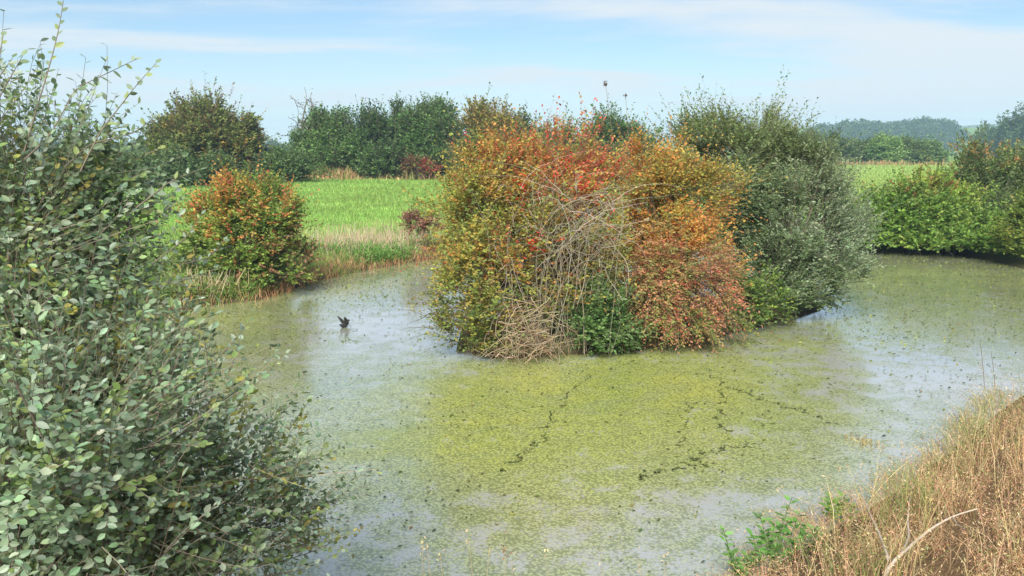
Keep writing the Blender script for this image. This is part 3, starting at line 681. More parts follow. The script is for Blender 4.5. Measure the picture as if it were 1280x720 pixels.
def thick_pal(tp, cp, out, rng):
    c = pal_mix(THICK)(tp, cp, out, rng); z = (tp[:, 2] - tp[:, 2].min()) / np.ptp(tp[:, 2])
    m = rng.random(len(tp)) < np.clip(1.3 * (z - .48) + .3 * wob(cp, 5, .9), 0, .6); c[m] = pick(rng, m.sum(), [((.24, .20, .05), 3), ((.32, .17, .05), 2), ((.17, .21, .05), 4), ((.32, .13, .06), .7)]); return c
plant('hawthorn_thicket', 'tall dark thicket with orange-tinted top beside the lime bramble', 'thicket', P(1245, 312, 35),
      [ell(1230, 240, 35, 58, 62), ell(1270, 225, 35.4, 52, 50), ell(1195, 245, 34.6, 38, 38), ell(1245, 285, 33.0, 56, 44), ell(1300, 260, 35, 50, 70)],
      150, 5200, 8, .42, .125, .07, thick_pal, 152, stem_r=.06, nstem=7, sprig=.08, lump=.27, clearance=.02)
plant('waterside_shrub', 'yellow-green shrub at the edge of the water before the dark thicket', 'shrub', ground_at(np.array([17.6, 28.6]))[:3] if False else P(1305, 335, 28.5),
      [ell(1292, 290, 28, 34, 42), ell(1300, 265, 28.2, 30, 34)], 60, 1500, 8, .32, .105, .07, pal_mix([((.15, .20, .035), 3), ((.20, .21, .04), 2), ((.10, .15, .035), 2)]), 153, stem_r=.025, nstem=4, clearance=.02)

# ------------------------------------------------------------------ the sallow in front, on the near bank
rng = np.random.default_rng(201)
SALLOW = [((.165, .230, .135), 4), ((.140, .205, .100), 3), ((.205, .270, .180), 3), ((.175, .235, .080), 2.5), ((.105, .150, .085), 1.5), ((.26, .25, .06), .12)]
s_base = ground_at((-2.7, 4.3, 0)); LOBE = .92
lobes = [ell(40, 330, 4.9, 128, 112), ell(112, 405, 4.7, 96, 105), ell(60, 570, 3.7, 185, 165), ell(190, 580, 4.4, 140, 140), ell(285, 660, 4.7, 95, 90), ell(-20, 320, 4.4, 120, 130),
         ell(75, 245, 5.2, 84, 60), ell(40, 205, 4.9, 70, 60), ell(130, 225, 5.2, 48, 44), ell(90, 740, 3.9, 200, 120), ell(180, 455, 4.9, 62, 72)]
s_root, s_cl, s_tp, s_out = plant('sallow_bush', 'big grey-green sallow bush with oval leaves on the near left bank', 'bush', s_base, lobes, 230, 5200, 9, .28, .043, .025,
      pal_mix(SALLOW, .12, .10), 202, stem_r=.028, nstem=6, sprig=.10, sprig_len=1.8, lump=.2, clearance=.25, detail=1, mat=M_SALLOW, face=.95, shell=.45, spread=.42, twig_r=.0022, bark=np.array([.20, .165, .12]))
# single leaves that can be told apart: shared meshes, each leaf a part of the shoot or bush that bears it
LEAFS = []
for k, c in enumerate(((.165, .215, .140), (.140, .190, .110), (.200, .250, .185), (.105, .150, .080), (.185, .230, .075), (.28, .25, .06))):
    for j in range(3):
        b = Buf(); leaves(b, np.zeros((1, 3)), np.array([[0, 1., 0]]), np.array([[.1 * (j - 1), 0, 1.]]), 1.0, .50 + .06 * j, np.array([c]) * (1 + .08 * (j - 1)), 1)
        me = b.mesh('leaf', M_SALLOW); LEAFS.append(me)
def put_leaf(parent, pos, d, n, L, k=None):
    d, s, n = leaf_frames(d[None], n[None])
    m = Matrix((tuple(s[0]) + (0,), tuple(d[0]) + (0,), tuple(n[0]) + (0,), (0, 0, 0, 1))).transposed()
    o = bpy.data.objects.new('leaf', LEAFS[k if k is not None else int(rng.choice(15))]); COL.objects.link(o); o.parent = parent
    o.matrix_local = Matrix.Translation(Vector(pos - np.array(parent['_base'] if '_base' in parent else s_root['_base']))) @ m @ Matrix.Scale(float(L), 4)
    return o
SPRAYS = [([(30, 190), (50, 122), (65, 72), (75, 30), (81, -12)], 4.3, 1), ([(30, 200), (61, 172), (80, 139), (92, 111), (125, 96), (168, 75)], 4.2, 1), ([(100, 215), (125, 164), (150, 133), (169, 108), (195, 79)], 4.3, 1),
    ([(80, 210), (111, 180), (167, 167), (194, 146)], 4.4, 1), ([(-25, 180), (0, 120), (28, 70)], 3.9, 1), ([(-20, 110), (-2, 75), (4, 45)], 3.9, 1), ([(-30, 130), (0, 95), (16, 72)], 4.2, 1),
    ([(170, 260), (215, 225), (250, 212)], 4.5, 1), ([(280, 530), (320, 480), (357, 442)], 4.6, .8), ([(310, 590), (350, 560), (380, 515)], 4.7, .75), ([(280, 605), (350, 595), (400, 572), (434, 556)], 4.6, .75),
    ([(320, 660), (370, 640), (428, 622)], 4.7, .75), ([(340, 705), (390, 690), (436, 668)], 4.7, .8), ([(250, 470), (290, 430), (312, 402)], 4.7, .8), ([(330, 720), (380, 712), (425, 690)], 4.4, .85),
    ([(190, 330), (230, 300), (252, 268)], 4.6, .9), ([(20, 480), (60, 560), (76, 600)], 3.0, 1.0), ([(230, 330), (262, 322), (280, 300)], 4.8, .8)]
n_leaf = 0
for path, Y, sc in SPRAYS:
    p = np.array([P(a, b_, Y + .12 * i) for i, (a, b_) in enumerate(path)])
    tt = np.linspace(0, 1, 16); q = np.linspace(0, 1, len(p)); pts = np.stack([np.interp(tt, q, p[:, j]) for j in range(3)], 1)
    for _ in range(2): pts[1:-1] = (pts[:-2] + 2 * pts[1:-1] + pts[2:]) / 4
    b = Buf(); tubes(b, pts[None], (.0042 * sc * np.linspace(1, .38, 16))[None], np.array([.17, .14, .10]), 5)
    br = b.obj('shoot', M_BARK, s_root, True)
    seg = np.concatenate([[0], np.cumsum(np.linalg.norm(np.diff(pts, axis=0), axis=1))]); ln = seg[-1]
    for i, s in enumerate(np.arange(.06, ln, .038 * sc)):
        if n_leaf > 285: break
        pos = np.array([np.interp(s, seg, pts[:, j]) for j in range(3)]); ax = nrm(np.array([np.interp(min(s + .03, ln), seg, pts[:, j]) - np.interp(s - .03, seg, pts[:, j]) for j in range(3)])[None])[0]
        sd = nrm(np.cross(ax, [.1, 1, .2])[None])[0] * (1 if i % 2 else -1)
        d = ax * .75 + sd * .8 + rng.normal(size=3) * .25
        nv = np.array([0, -.95, .55]) + rng.normal(size=3) * .45
        put_leaf(br, pos, d, nv, .052 * sc * rng.uniform(.6, 1.1)); n_leaf += 1
    put_leaf(br, pts[-1], nrm((pts[-1] - pts[-3])[None])[0], np.array([0, -.5, .8]), .045 * sc); n_leaf += 1
# a few big leaves standing out on the near face of the bush
cand = s_tp[(s_tp[:, 1] < 3.75)]; qx, qy, dp = to_px(cand); ok = (qx > 0) & (qx < 330) & (qy > 330) & (qy < 715); cand = cand[ok][np.argsort(dp[ok])]
for c in cand[:300 - n_leaf]:
    put_leaf(s_root, c + np.array([0, -.05, .02]), rng.normal(size=3) * np.array([1, .5, .4]) + np.array([.3, -.3, -.1]), np.array([0, -.7, .9]) + rng.normal(size=3) * .4, rng.uniform(.040, .054), int(rng.choice(18, p=np.array([6] * 15 + [.8] * 3) / (90 + 2.4))))

# ------------------------------------------------------------------ dry growth on the right bank
LOBE = .87; rng = np.random.default_rng(301)
n = 130000; x = rng.uniform(.6, 13.5, n); y = rng.uniform(3.0, 18.5, n); d = sdist(SHORE, x, y)
edge = .16 * wob(np.stack([x, y, 0 * x], 1), 9, 2.4) + .16 * wob(np.stack([x, y, 0 * x], 1), 10, .9) - .12
k = (d > -.02 + edge) & (d < 6.5) & (x > .22 * y + .25) & (x < .72 * y + 1.2) & (rng.random(n) < np.clip(9.5 / (y + 1), 0, 1) * np.clip(.62 + .75 * wob(np.stack([x, y, 0 * x], 1), 35, 4.5), .12, 1)); x, y, d = x[k], y[k], d[k]
z = np.maximum(land(x, y), -.05); p = np.stack([x, y, z], 1); n = len(p)
q = wob(p * np.array([1, 1, 0]), 33, 1.5); q2 = wob(p * np.array([1, 1, 0]), 34, 3.5)
c = pick(rng, n, [((.37, .235, .135), 4), ((.45, .325, .19), 3), ((.27, .155, .085), 3), ((.35, .28, .14), 3)])
grn = rng.random(n) < np.clip(.22 + .6 * q + .3 * q2, .05, .8); c[grn] = pick(rng, grn.sum(), [((.17, .20, .06), 3), ((.21, .20, .08), 3), ((.12, .17, .045), 2)])
c = jit(rng, c, .2); h = (.24 + .20 * rng.random(n)) * (1 + .45 * q2) * (1 + .3 * q) * np.clip(.7 + d * .5, .6, 1.0)
lean = rng.normal(size=(n, 2)) * .15 + .10 * np.stack([q2, q], 1) + np.array([-.05, 0]); lng = rng.random(n) < .022; h[lng] *= 1.35; lean[lng] *= 1.8; c[lng] = np.array([.50, .40, .22])
b = Buf(); blades(b, p - np.array([0, 0, .02]), h, lean, .006, c, 2)
m = 7; t = rng.uniform(.3, 1.05, (n, m)); lp = p[:, None] + np.concatenate([lean[:, None] * (t ** 1.6)[..., None], (h[:, None] * t)[..., None]], 2) + rng.normal(size=(n, m, 3)) * .015
lp = lp.reshape(-1, 3); leaves(b, lp, rng.normal(size=lp.shape) + np.array([0, 0, .5]), rng.normal(size=lp.shape), .027 * (.5 + 1.2 * rng.random(len(lp)) ** 2), .0065, jit(rng, np.repeat(c, m, 0), .22))
tag(b.obj('dry_grass', M_GRASS), 'brown dry grass and seedy stems covering the near right bank', 'grass', kind='stuff')
# taller straws over it
n = 420; x = rng.uniform(1.5, 11, n); y = rng.uniform(4, 15, n); d = sdist(SHORE, x, y); k = (d > .1) & (d < 4) & (x > .26 * y + .4); x, y = x[k], y[k]; p = np.stack([x, y, land(x, y)], 1); n = len(p)
e = p + np.stack([rng.normal(size=n) * .18, rng.normal(size=n) * .12, rng.uniform(.35, .75, n)], 1)
b = Buf(); tubes(b, bez(p, (p + e) / 2 + np.array([0, 0, .1]), e, 6), np.linspace(.0032, .0016, 6)[None], jit(rng, np.tile([.46, .36, .20], (n, 1)), .2), 3)
hp = np.repeat(e, 8, 0) + rng.normal(size=(n * 8, 3)) * np.array([.014, .014, .04]); leaves(b, hp, rng.normal(size=hp.shape) * .4 + np.array([0, 0, 1.]), rng.normal(size=hp.shape), .024, .008, jit(rng, np.tile([.40, .28, .15], (n * 8, 1)), .2))
tag(b.obj('tall_straw', M_GRASS), 'pale thin straw stalks standing above the brown bank grass', 'straw', kind='stuff')
def lay(pts_px, lift, n=16):
    o = []
    for (a, b_), lf in zip(pts_px, lift):
        q = on_land(a, b_); dirn = nrm((np.array([0, 0, EYE]) - q)[None])[0]; o.append(q + dirn * lf)
    o = np.array(o); tt = np.linspace(0, 1, n); w = np.stack([np.interp(tt, np.linspace(0, 1, len(o)), o[:, j]) for j in range(3)], 1)
    for _ in range(2): w[1:-1] = (w[:-2] + 2 * w[1:-1] + w[2:]) / 4
    return w
br1 = lay([(1098, 745), (1110, 708), (1133, 687), (1160, 663), (1190, 645), (1222, 636)], [0, .85, .95, 1.1, 1.2, 1.2])
root = thing('dead_branch', 'pale bare forked branch lying across the brown bank grass', 'branch', br1[0])
WOOD = np.array([.48, .40, .31])
b = Buf(); tubes(b, br1[None], np.linspace(.018, .005, 16)[None], WOOD, 7); b.obj('main_stem', M_BARK, root, True)
br2 = lay([(1112, 704), (1106, 685), (1096, 660), (1086, 640), (1073, 606)], [.9, 1.0, 1.05, 1.1, 1.1]); br2[0] = br1[3]
b = Buf(); tubes(b, br2[None], np.linspace(.014, .005, 16)[None], WOOD, 5); b.obj('side_branch', M_BARK, root, True)
br3 = lay([(1128, 690), (1137, 672), (1134, 655), (1136, 630), (1141, 603)], [.95, 1.0, 1.1, 1.1, 1.1]); br3[0] = br1[5]
b = Buf(); tubes(b, br3[None], np.linspace(.012, .0045, 16)[None], WOOD * .9, 5); b.obj('side_branch', M_BARK, root, True)
br4 = lay([(1190, 645), (1196, 655), (1206, 662)], [1.2, 1.2, 1.18]); br4[0] = br1[12]
b = Buf(); tubes(b, br4[None], np.linspace(.005, .002, 16)[None], WOOD * .9, 5); b.obj('twig', M_BARK, root, True)
# leafy green weeds at the foot of the bank
def weed(label, px, py, tips, seed, ll=.065, pal=((.09, .20, .045), (.12, .25, .06), (.15, .28, .08))):
    rng = np.random.default_rng(seed); q = on_land(px, py); base = ground_at(q); root = thing('bank_weed', label, 'weed', base, 'green weeds at the foot of the right bank')
    fb = Buf()
    for (a, b_) in tips:
        e = P(a, b_, q[1] + rng.uniform(-.15, .2)); s = base + np.array([rng.normal() * .04 + (e[0] - base[0]) * .25, rng.normal() * .04, -.03])
        c = Buf(); pts = bez(s[None], ((s + e) / 2 + np.array([0, 0, .08]))[None], e[None], 10); tubes(c, pts, np.linspace(.006, .0025, 10)[None], np.array([.12, .16, .06]), 4); c.obj('stem', M_BARK, root)
        n = 16; t = np.linspace(.25, 1, n); lp = np.stack([np.interp(t, np.linspace(0, 1, 10), pts[0][:, j]) for j in range(3)], 1)
        a_ = np.arange(n) * 2.4; ld = np.stack([np.cos(a_), np.sin(a_), .45 + 0 * a_], 1) + rng.normal(size=(n, 3)) * .2
        cl = np.array(pal)[rng.integers(0, 3, n)]; leaves(fb, lp, ld, np.array([0, -.2, 1.]) + rng.normal(size=(n, 3)) * .3, ll * 1.5 * (.6 + .6 * rng.random(n)), ll * .62, jit(rng, cl, .1), 1)
    fb.obj('foliage', M_LEAF, root, kind='stuff')
weed('tallest bright green leafy weed rising from the bank beside the water', 965, 715, [(950, 645), (990, 622), (968, 655), (1008, 668), (940, 668), (985, 650), (1000, 640), (955, 665)], 1)
weed('low green leafy weed leaning over the water at the bank foot', 930, 722, [(904, 662), (912, 690), (935, 695), (920, 705), (948, 700), (958, 690)], 2, .055)
weed('small bright green weed tuft in the brown bank grass', 1052, 655, [(1040, 622), (1056, 620), (1064, 632), (1048, 630), (1034, 632)], 3, .06, ((.16, .27, .05), (.20, .30, .06), (.12, .22, .05)))
weed('narrow green weed half hidden in the brown bank grass', 1015, 690, [(1002, 655), (1018, 660), (1028, 668)], 4, .05)
reed_lab = ['taller dark bare reed standing in the water off the right bank', 'shorter dark bare reed leaning beside the taller one']
for i, (pa, pb) in enumerate((((1234, 484), (1225, 426)), ((1247, 484), (1239, 441)))):
    s, e = on_land(*pa), None; base = ground_at(s); root = None
    e = P(pb[0], pb[1], s[1] - .1); b = Buf(); pts = bez(base[None] - np.array([0, 0, .05]), ((base + e) / 2 + np.array([.03, 0, 0]))[None], e[None], 8)
    r = thing('reed_stalk', reed_lab[i], 'reed', base); tubes(b, pts, np.linspace(.006, .003, 8)[None], np.array([.16, .12, .07]), 4); b.obj('stem', M_BARK, r)
    b = Buf(); leaves(b, pts[0][[2, 4, 5]], np.array([[.5, 0, .8], [-.5, 0, .8], [.3, 0, 1]]), np.array([[0, -1., .2]] * 3), .14, .008, np.tile([.2, .17, .08], (3, 1))); b.obj('blade', M_GRASS, r)
# thin stalks rising from the bank below the camera
b = Buf(); paths = [((520, 735), (528, 672)), ((548, 735), (533, 680)), ((560, 735), (550, 690)), ((600, 735), (585, 668)), ((628, 740), (631, 688)), ((636, 740), (640, 700)), ((690, 735), (682, 692)), ((804, 735), (800, 700)), ((838, 738), (830, 705)), ((590, 735), (612, 684)), ((757, 735), (752, 702))]
for (a, c_) in paths:
    e = P(c_[0], c_[1], 5.3); s = ground_at(P(a[0], a[1], 5.2)); tubes(b, bez(s[None], ((s + e) / 2 + np.array([.02, 0, .05]))[None], e[None], 8), np.linspace(.004, .0015, 8)[None], np.array([.40, .34, .20]), 3)
    nn_ = 26 if 620 < c_[0] < 635 else 6; hp = e + rng.normal(size=(nn_, 3)) * np.array([.010, .010, .05]); leaves(b, hp, rng.normal(size=(nn_, 3)) * .5 + np.array([0, 0, 1]), rng.normal(size=(nn_, 3)), .026, .01, jit(rng, np.tile([.22, .13, .08] if nn_ > 10 else [.4, .32, .18], (nn_, 1))))
tag(b.obj('foreground_straw', M_GRASS), 'few thin straw stalks rising against the duckweed from the near bank', 'straw', kind='stuff')

# ------------------------------------------------------------------ field grass and bank growth
rng = np.random.default_rng(401)
def scatter(n, xr, yr, pw=1.0):
    u = rng.random(n); y = yr[0] + (yr[1] - yr[0]) * u ** pw; x = rng.uniform(xr[0], xr[1], n) * y
    return x, y
x, y = scatter(150000, (-.52, .02), (23, 74), 1.7); d = sdist(SHORE, x, y); k = d > .5; x, y, d = x[k], y[k], d[k]
p = np.stack([x, y, land(x, y) - .01], 1); n = len(p); q = wob(p * [1, 1, 0], 41, .5); rough = np.clip(1 - (d - 5.5 - 2.5 * q) / 3.5, 0, 1)
c = pick(rng, n, [((.165, .285, .062), 4), ((.190, .310, .075), 3), ((.135, .240, .052), 3), ((.22, .29, .09), 1.5)])
m = rng.random(n) < .32 * rough; c[m] = pick(rng, m.sum(), [((.30, .27, .12), 2), ((.18, .24, .07), 4), ((.36, .28, .17), 1)])
h = .10 + .09 * rng.random(n) + .22 * rough * rng.random(n)
b = Buf(); blades(b, p, h, rng.normal(size=(n, 2)) * .07, .012 + .0006 * y, jit(rng, c * (1 + .16 * q[:, None]) * (1 + .14 * wob(p * [1, .5, 0], 49, 1.3)[:, None]) + np.array([.03, .012, 0]) * np.clip(wob(p * [1, 1, 0], 50, .22), 0, 1)[:, None], .16), 1)
tag(b.obj('field_grass', M_GRASS), 'bright green meadow grass between the pond and the dark trees', 'grass', kind='stuff')
x, y = scatter(26000, (.26, .52), (45, 150), 1.3); p = np.stack([x, y, land(x, y) - .01], 1); n = len(p)
b = Buf(); blades(b, p, .10 + .08 * rng.random(n), rng.normal(size=(n, 2)) * .06, .03 + .0006 * y, jit(rng, pick(rng, n, [((.22, .31, .08), 3), ((.26, .33, .10), 2)]), .12), 1)
tag(b.obj('far_field_grass', M_GRASS), 'pale green grass of the field between the willow and the right thicket', 'grass', kind='stuff')
# rusty fringe along the waterline of the far banks
b = Buf(); fringe = []
for i in list(range(0, 8)):
    a, e = SHORE[i], SHORE[i + 1]; L = np.linalg.norm(e - a); m = int(L * (420 if i < 6 else 150)); t = rng.random((m, 1)); nv = np.array([-(e - a)[1], (e - a)[0]]) / L
    q = a + (e - a) * t; off = rng.random((m, 1)) * (1.5 if i < 6 else .8) - .15
    s = sdist(SHORE, *(a + (e - a) * .5 + nv * .3)[:, None]); q = q + nv * off * (1 if s[0] > 0 else -1); fringe.append(q)
q = np.concatenate(fringe); p = np.stack([q[:, 0], q[:, 1], np.maximum(land(q[:, 0], q[:, 1]), -.05)], 1); n = len(p)
w = wob(p * [1, 1, 0], 44, 1.2); c = pick(rng, n, [((.34, .18, .095), 4), ((.26, .13, .07), 3), ((.38, .25, .13), 3), ((.14, .18, .05), 2)]); m = rng.random(n) < np.clip(w, 0, .7); c[m] = pick(rng, m.sum(), [((.11, .19, .04), 2), ((.16, .21, .05), 2)])
blades(b, p, .12 + .22 * rng.random(n), rng.normal(size=(n, 2)) * .14, .014, jit(rng, c, .18), 2)
tag(b.obj('waterline_grass', M_GRASS), 'rusty brown grass fringe along the far waterline', 'grass', kind='stuff')
# pale standing stalks and green herbage on the left bank
def patch(px, py, rx, ry, n):
    c0 = on_land(px, py); r_ = rng.normal(size=(n, 2)) * np.array([rx, ry]) * .5 + c0[:2]; d_ = sdist(SHORE, r_[:, 0], r_[:, 1]); r_ = r_[d_ > .15]
    return np.stack([r_[:, 0], r_[:, 1], land(r_[:, 0], r_[:, 1])], 1)
b = Buf()
for (px, py, rx, ry, n, h0) in ((465, 312, 2.0, 1.4, 380, .7), (430, 320, 1.0, 1.0, 120, .7), (262, 372, .8, .7, 150, .55), (520, 305, 1.2, 1.2, 130, .55), (395, 318, .8, 1.2, 90, .6)):
    p = patch(px, py, rx, ry, n); n = len(p); e = p + np.stack([rng.normal(size=n) * .16, rng.normal(size=n) * .12, h0 * rng.uniform(.5, 1.25, n)], 1)
    tubes(b, bez(p, (p + e) / 2 + np.array([0, 0, .05]), e, 4), np.linspace(.009, .005, 4)[None], jit(rng, pick(rng, n, [((.50, .44, .30), 3), ((.42, .33, .22), 2), ((.38, .25, .20), 1)]), .15), 3)
tag(b.obj('dry_reed_bed', M_GRASS), 'pale dry reed stalks standing on the left bank by the meadow', 'reeds', kind='stuff')
b = Buf()
for (px, py, rx, ry, n, h0, pal) in ((470, 322, 2.6, 1.2, 2600, .42, [((.10, .20, .04), 3), ((.14, .25, .055), 3), ((.19, .26, .08), 1)]), (215, 340, 2.6, 3.5, 5200, .6, [((.12, .22, .05), 3), ((.17, .25, .07), 3), ((.24, .27, .10), 2)]),
        (250, 365, 1.6, 1.2, 1500, .4, [((.12, .20, .04), 3), ((.20, .22, .06), 2), ((.26, .20, .09), 1)]), (330, 362, 2.4, .8, 1200, .35, [((.10, .19, .04), 3), ((.16, .12, .05), 2)]), (100, 380, 2.4, 2.0, 3000, .6, [((.12, .22, .05), 3), ((.17, .25, .07), 3)])):
    p = patch(px, py, rx, ry, n); n = len(p); m = 5; t = rng.uniform(.15, 1, (n, m, 1)); hh = h0 * rng.uniform(.4, 1.1, (n, 1, 1)) * (1 + .3 * wob(p * [1, 1, 0], 46, 1.5))[:, None, None]; lp = p[:, None] + np.concatenate([rng.normal(size=(n, m, 2)) * .05, hh * t], 2); lp = lp.reshape(-1, 3)
    c = np.repeat(jit(rng, pick(rng, n, pal), .12), m, 0); leaves(b, lp, rng.normal(size=lp.shape) + np.array([0, 0, .7]), rng.normal(size=lp.shape) * .5 + np.array([0, -.3, .8]), .11 * (.6 + .7 * rng.random(len(lp))), .035, jit(rng, c, .12))
tag(b.obj('bank_herbage', M_LEAF), 'rank green nettles and herbs on the left bank round the orange-topped bush', 'herbage', kind='stuff')
plant('red_leaved_shrub', 'small maroon-leaved plant on the bank beside the island bush', 'shrub', on_land(522, 292), [ell(520, 278, 30, 17, 6), ell(534, 283, 30, 12, 6)], 24, 260, 6, .3, .10, .06, pal_mix([((.19, .07, .055), 3), ((.24, .12, .08), 2), ((.14, .12, .05), 3)]), 431, stem_r=.02, nstem=4)
# tall straw tufts at the foot of the dark trees and along the right hedge
x = np.concatenate([rng.uniform(-19, -3, 2600), rng.uniform(50, 74, 1500)]); y = np.concatenate([71.0 + rng.normal(size=2600) * .7, 146 + rng.normal(size=1500) * .8]); p = np.stack([x, y, land(x, y)], 1); n = len(p); q = np.clip(.55 + .8 * wob(p * [1, 1, 0], 48, .9), .1, 1.4)
b = Buf(); blades(b, p, (.5 + .8 * rng.random(n)) * q, rng.normal(size=(n, 2)) * .25, .05 + .0004 * y, jit(rng, pick(rng, n, [((.34, .25, .12), 3), ((.36, .19, .10), 2), ((.16, .20, .06), 3)]), .15), 2)
tag(b.obj('hedge_foot_grass', M_GRASS), 'tall straw-coloured grass along the foot of the field hedges', 'grass', kind='stuff')

# ------------------------------------------------------------------ litter on the water
rng = np.random.default_rng(501)
x = rng.uniform(-10, 19, 70000); y = 5.5 + 27 * rng.random(70000) ** 1.1; d = sdist(SHORE, x, y); w_ = np.stack([x, y, 0 * x], 1)
k = (d < -.05) & (rng.random(len(x)) < np.clip(.30 + .5 * wob(w_, 55, .7) + .45 * wob(w_, 56, 2.5) + .25 * sstep(14, 24, y), .05, 1)); pts = [np.stack([x[k], y[k]], 1)]
CR = [[(735, 470), (712, 492), (690, 520), (676, 548), (655, 568), (625, 590)], [(880, 462), (905, 482), (935, 493), (975, 507), (1015, 518), (1040, 530)], [(905, 485), (900, 510), (896, 528), (912, 544)],
      [(950, 556), (905, 560), (868, 572), (865, 580), (900, 588)], [(860, 580), (820, 592), (795, 599)], [(860, 500), (855, 530), (850, 560)]]
for ci, path in enumerate(CR):
    g = np.array([G(a, b_)[:2] for a, b_ in path]); m = (520, 430, 200, 250, 80, 90)[ci]; t = rng.random(m) * (len(g) - 1); i = t.astype(int); f = (t - i)[:, None]
    q = g[i] * (1 - f) + g[i + 1] * f; q = q + .05 * np.stack([np.sin(t * 9 + ci) + .6 * np.sin(t * 23), np.cos(t * 7) + .8 * np.cos(t * 19 + ci)], 1); pts.append(q + rng.normal(size=(m, 2)) * np.array([.05, .10]) * rng.random((m, 1)) ** 2.2)
nl = sum(len(a) for a in pts[1:]); pts = np.concatenate(pts); n = len(pts); dark = np.zeros(n, bool); dark[-nl:] = True
p = np.stack([pts[:, 0], pts[:, 1], .006 + .006 * rng.random(n)], 1)
c = pick(rng, n, [((.055, .070, .022), 4), ((.10, .11, .03), 3), ((.20, .20, .05), 2), ((.15, .10, .05), 1)]); c[dark] = pick(rng, nl, [((.050, .064, .022), 3), ((.085, .10, .03), 2)])
L = .036 * (.45 + 1.6 * rng.random(n) ** 3); L[dark] *= .55; ang = rng.normal(size=n) * 1.2
b = Buf(); leaves(b, p, np.stack([np.cos(ang), np.sin(ang), np.abs(rng.normal(size=n)) * .30], 1), np.array([0, 0, 1.]) + rng.normal(size=(n, 3)) * .3, L, L * .5, jit(rng, c, .2))
tag(b.obj('floating_litter', M_LEAF), 'dark leaf flecks and weed strands afloat on the duckweed', 'litter', kind='stuff')
x = rng.uniform(-11, 19, 60000); y = 10 + 22 * rng.random(60000); d = sdist(SHORE, x, y); di = sdist(ISLE, x, y); w_ = np.stack([x, y, 0 * x], 1)
shore_w = np.exp(d / 2.2) * (y > 16)
k = (d < -.03) & (di > .1) & (rng.random(len(x)) < np.clip(.04 + .30 * sstep(13, 22, y) + .28 * wob(w_ * [.6, 1.6, 1], 58, 1.2) * sstep(11, 18, y) + .5 * shore_w, .0, 1))
x, y = x[k], y[k]; n = len(x); p = np.stack([x, y, np.full(n, .008)], 1); ang = rng.normal(size=n) * .9
c = pick(rng, n, [((.085, .105, .025), 4), ((.14, .16, .035), 4), ((.24, .26, .06), 3), ((.06, .07, .03), 2)]); L = .05 * (.5 + 1.3 * rng.random(n) ** 2)
b = Buf(); leaves(b, p, np.stack([np.cos(ang), np.sin(ang), np.abs(rng.normal(size=n)) * .28], 1), np.array([0, 0, 1.]) + rng.normal(size=(n, 3)) * .35, L, L * .5, jit(rng, c, .2))
tag(b.obj('floating_pondweed', M_LEAF), 'olive pondweed leaves crowding the water towards the far banks', 'pondweed', kind='stuff')
b = Buf()                                            # narrow channels of dark water between the mats
for ci, path in enumerate(CR):
    g = np.array([G(a, b_)[:2] for a, b_ in path]); m = 150; t = np.linspace(0, len(g) - 1.001, m); i = t.astype(int); f = (t - i)[:, None]; q = g[i] * (1 - f) + g[i + 1] * f
    q = q + .05 * np.stack([np.sin(t * 9 + ci) + .6 * np.sin(t * 23), np.cos(t * 7) + .8 * np.cos(t * 19 + ci)], 1) + rng.normal(size=(m, 2)) * .012
    tg = nrm(np.gradient(q, axis=0)); nv = np.stack([-tg[:, 1], tg[:, 0]], 1); w_ = np.clip(.005 + .012 * np.sin(t * 13 + ci * 2) + .008 * rng.normal(size=m), 0, .028)[:, None] * (1.0 if ci < 5 else .6)
    v = np.stack([q - nv * w_ * rng.uniform(.4, 1, (m, 1)), q + nv * w_ * rng.uniform(.4, 1, (m, 1))], 1); v = np.concatenate([v, np.full((m, 2, 1), .004)], 2); ix = np.arange(m * 2).reshape(m, 2)
    b.add(v, np.stack([ix[:-1, 0], ix[1:, 0], ix[1:, 1], ix[:-1, 1]], -1), np.array([.075, .09, .032]))
tag(b.obj('weed_channel', M_LEAF), 'thin dark winding channels where the duckweed mat has parted', 'channel', kind='stuff')
# sedge sprigs standing in the shallows
b = Buf()
for (px, py, n, col) in ((1080, 556, 60, (.30, .24, .10)), (1070, 548, 30, (.28, .2, .09)), (437, 427, 40, (.10, .14, .03)), (1095, 552, 30, (.3, .25, .12))):
    g = G(px, py); p = g + np.stack([rng.normal(size=n) * .10, rng.normal(size=n) * .10, np.zeros(n)], 1); leaves(b, p, rng.normal(size=(n, 3)) * .6 + np.array([0, 0, .6]), rng.normal(size=(n, 3)), .06, .014, jit(rng, np.tile(col, (n, 1)), .2))
tag(b.obj('water_sedge', M_LEAF), 'sparse sprigs of sedge poking up through the pond surface', 'sedge', kind='stuff')

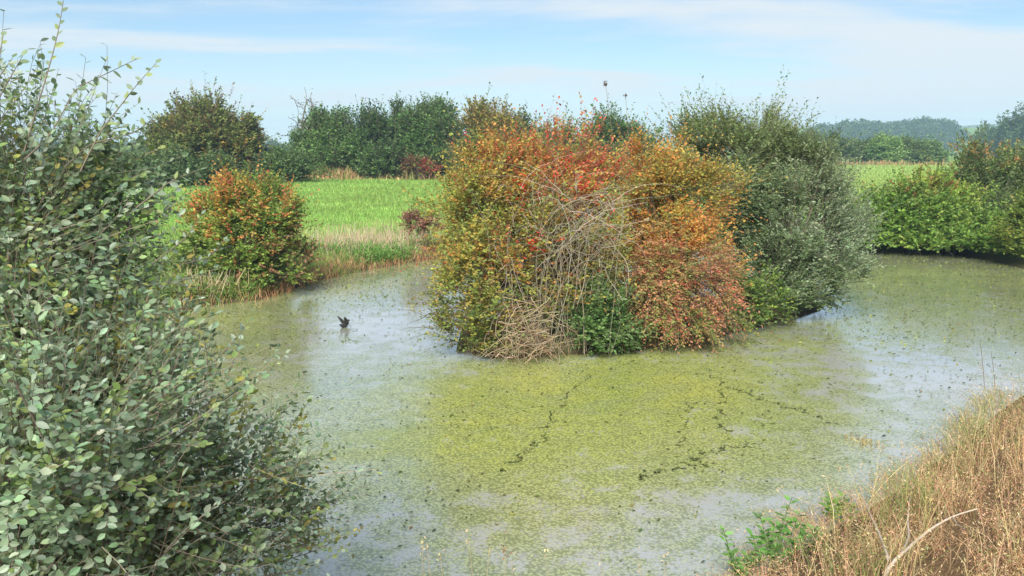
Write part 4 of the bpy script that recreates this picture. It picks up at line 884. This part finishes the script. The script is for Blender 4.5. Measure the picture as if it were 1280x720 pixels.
# ------------------------------------------------------------------ the moorhen lifting its wings on the open water
base = G(431, 409); k = 1.0
root = thing('moorhen', 'small black water bird with raised wings on the open water', 'bird', base)
def loft(buf, rings, col, S=10):
    v = np.concatenate(rings); R = len(rings); ix = np.arange(R * S).reshape(R, S); nx = np.roll(ix, -1, 1)
    buf.add(v, np.stack([ix[:-1], nx[:-1], nx[1:], ix[1:]], -1).reshape(-1, 4), col)
an = np.linspace(0, 2 * np.pi, 11)[:-1]
def ring(c, ry, rz): return base + np.stack([np.full(10, c[0]), c[1] + ry * np.cos(an), c[2] + rz * np.sin(an)], 1)
b = Buf()
loft(b, [ring((-.19, 0, .10), .004, .003), ring((-.16, 0, .085), .025, .018), ring((-.10, 0, .055), .055, .045), ring((-.03, 0, .05), .068, .058), ring((.04, 0, .055), .060, .055), ring((.09, 0, .085), .038, .042),
         ring((.115, 0, .125), .025, .028), ring((.135, 0, .155), .028, .028), ring((.155, 0, .160), .022, .022), ring((.168, 0, .157), .009, .010), ring((.195, 0, .150), .002, .002)], np.array([.025, .024, .026]))
b.obj('body', M_FEATHER, root, True)
for s in (1, -1):
    b = Buf(); R = []
    for t in np.linspace(0, 1, 7):
        c0 = np.array([.02 - .10 * t - .03 * t * t, s * (.055 + .07 * t), .085 + .20 * t ** .85]); ch = .075 * (1 - t ** 3 * .8) + .004
        R.append(base + c0 + np.stack([ch * np.cos(an), s * .010 * np.sin(an) + 0 * an, .25 * ch * -np.cos(an) + .006 * np.sin(an)], 1))
    loft(b, R, np.array([.035, .032, .030])); b.obj('wing', M_FEATHER, root, True)
root.rotation_euler[2] = math.radians(55); root.scale = (.82,) * 3
b = Buf(); loft(b, [ring((.166, 0, .157), .010, .010), ring((.205, 0, .149), .001, .001)], np.array([.45, .05, .03])); b.obj('beak', M_FEATHER, root, True)

# ------------------------------------------------------------------ the air
m, nn_, ll_ = new_mat('haze_air')
out = nn_.new('ShaderNodeOutputMaterial'); pv = nn_.new('ShaderNodeVolumePrincipled'); pv.inputs['Color'].default_value = (.50, .72, 1.0, 1); pv.inputs['Density'].default_value = .00055; pv.inputs['Anisotropy'].default_value = .0
ll_.new(pv.outputs[0], out.inputs['Volume'])
bb = np.array([[x, y, z] for x in (-1700, 1700) for y in (-1700, 1750) for z in (-2.2, 62)], float)
b = Buf(); b.add(bb, np.array([[0, 1, 3, 2], [4, 6, 7, 5], [0, 4, 5, 1], [2, 3, 7, 6], [0, 2, 6, 4], [1, 5, 7, 3]]), np.array([1., 1, 1]))
tag(b.obj('haze', m), 'pale summer haze filling the air over the countryside', 'haze', kind='stuff')
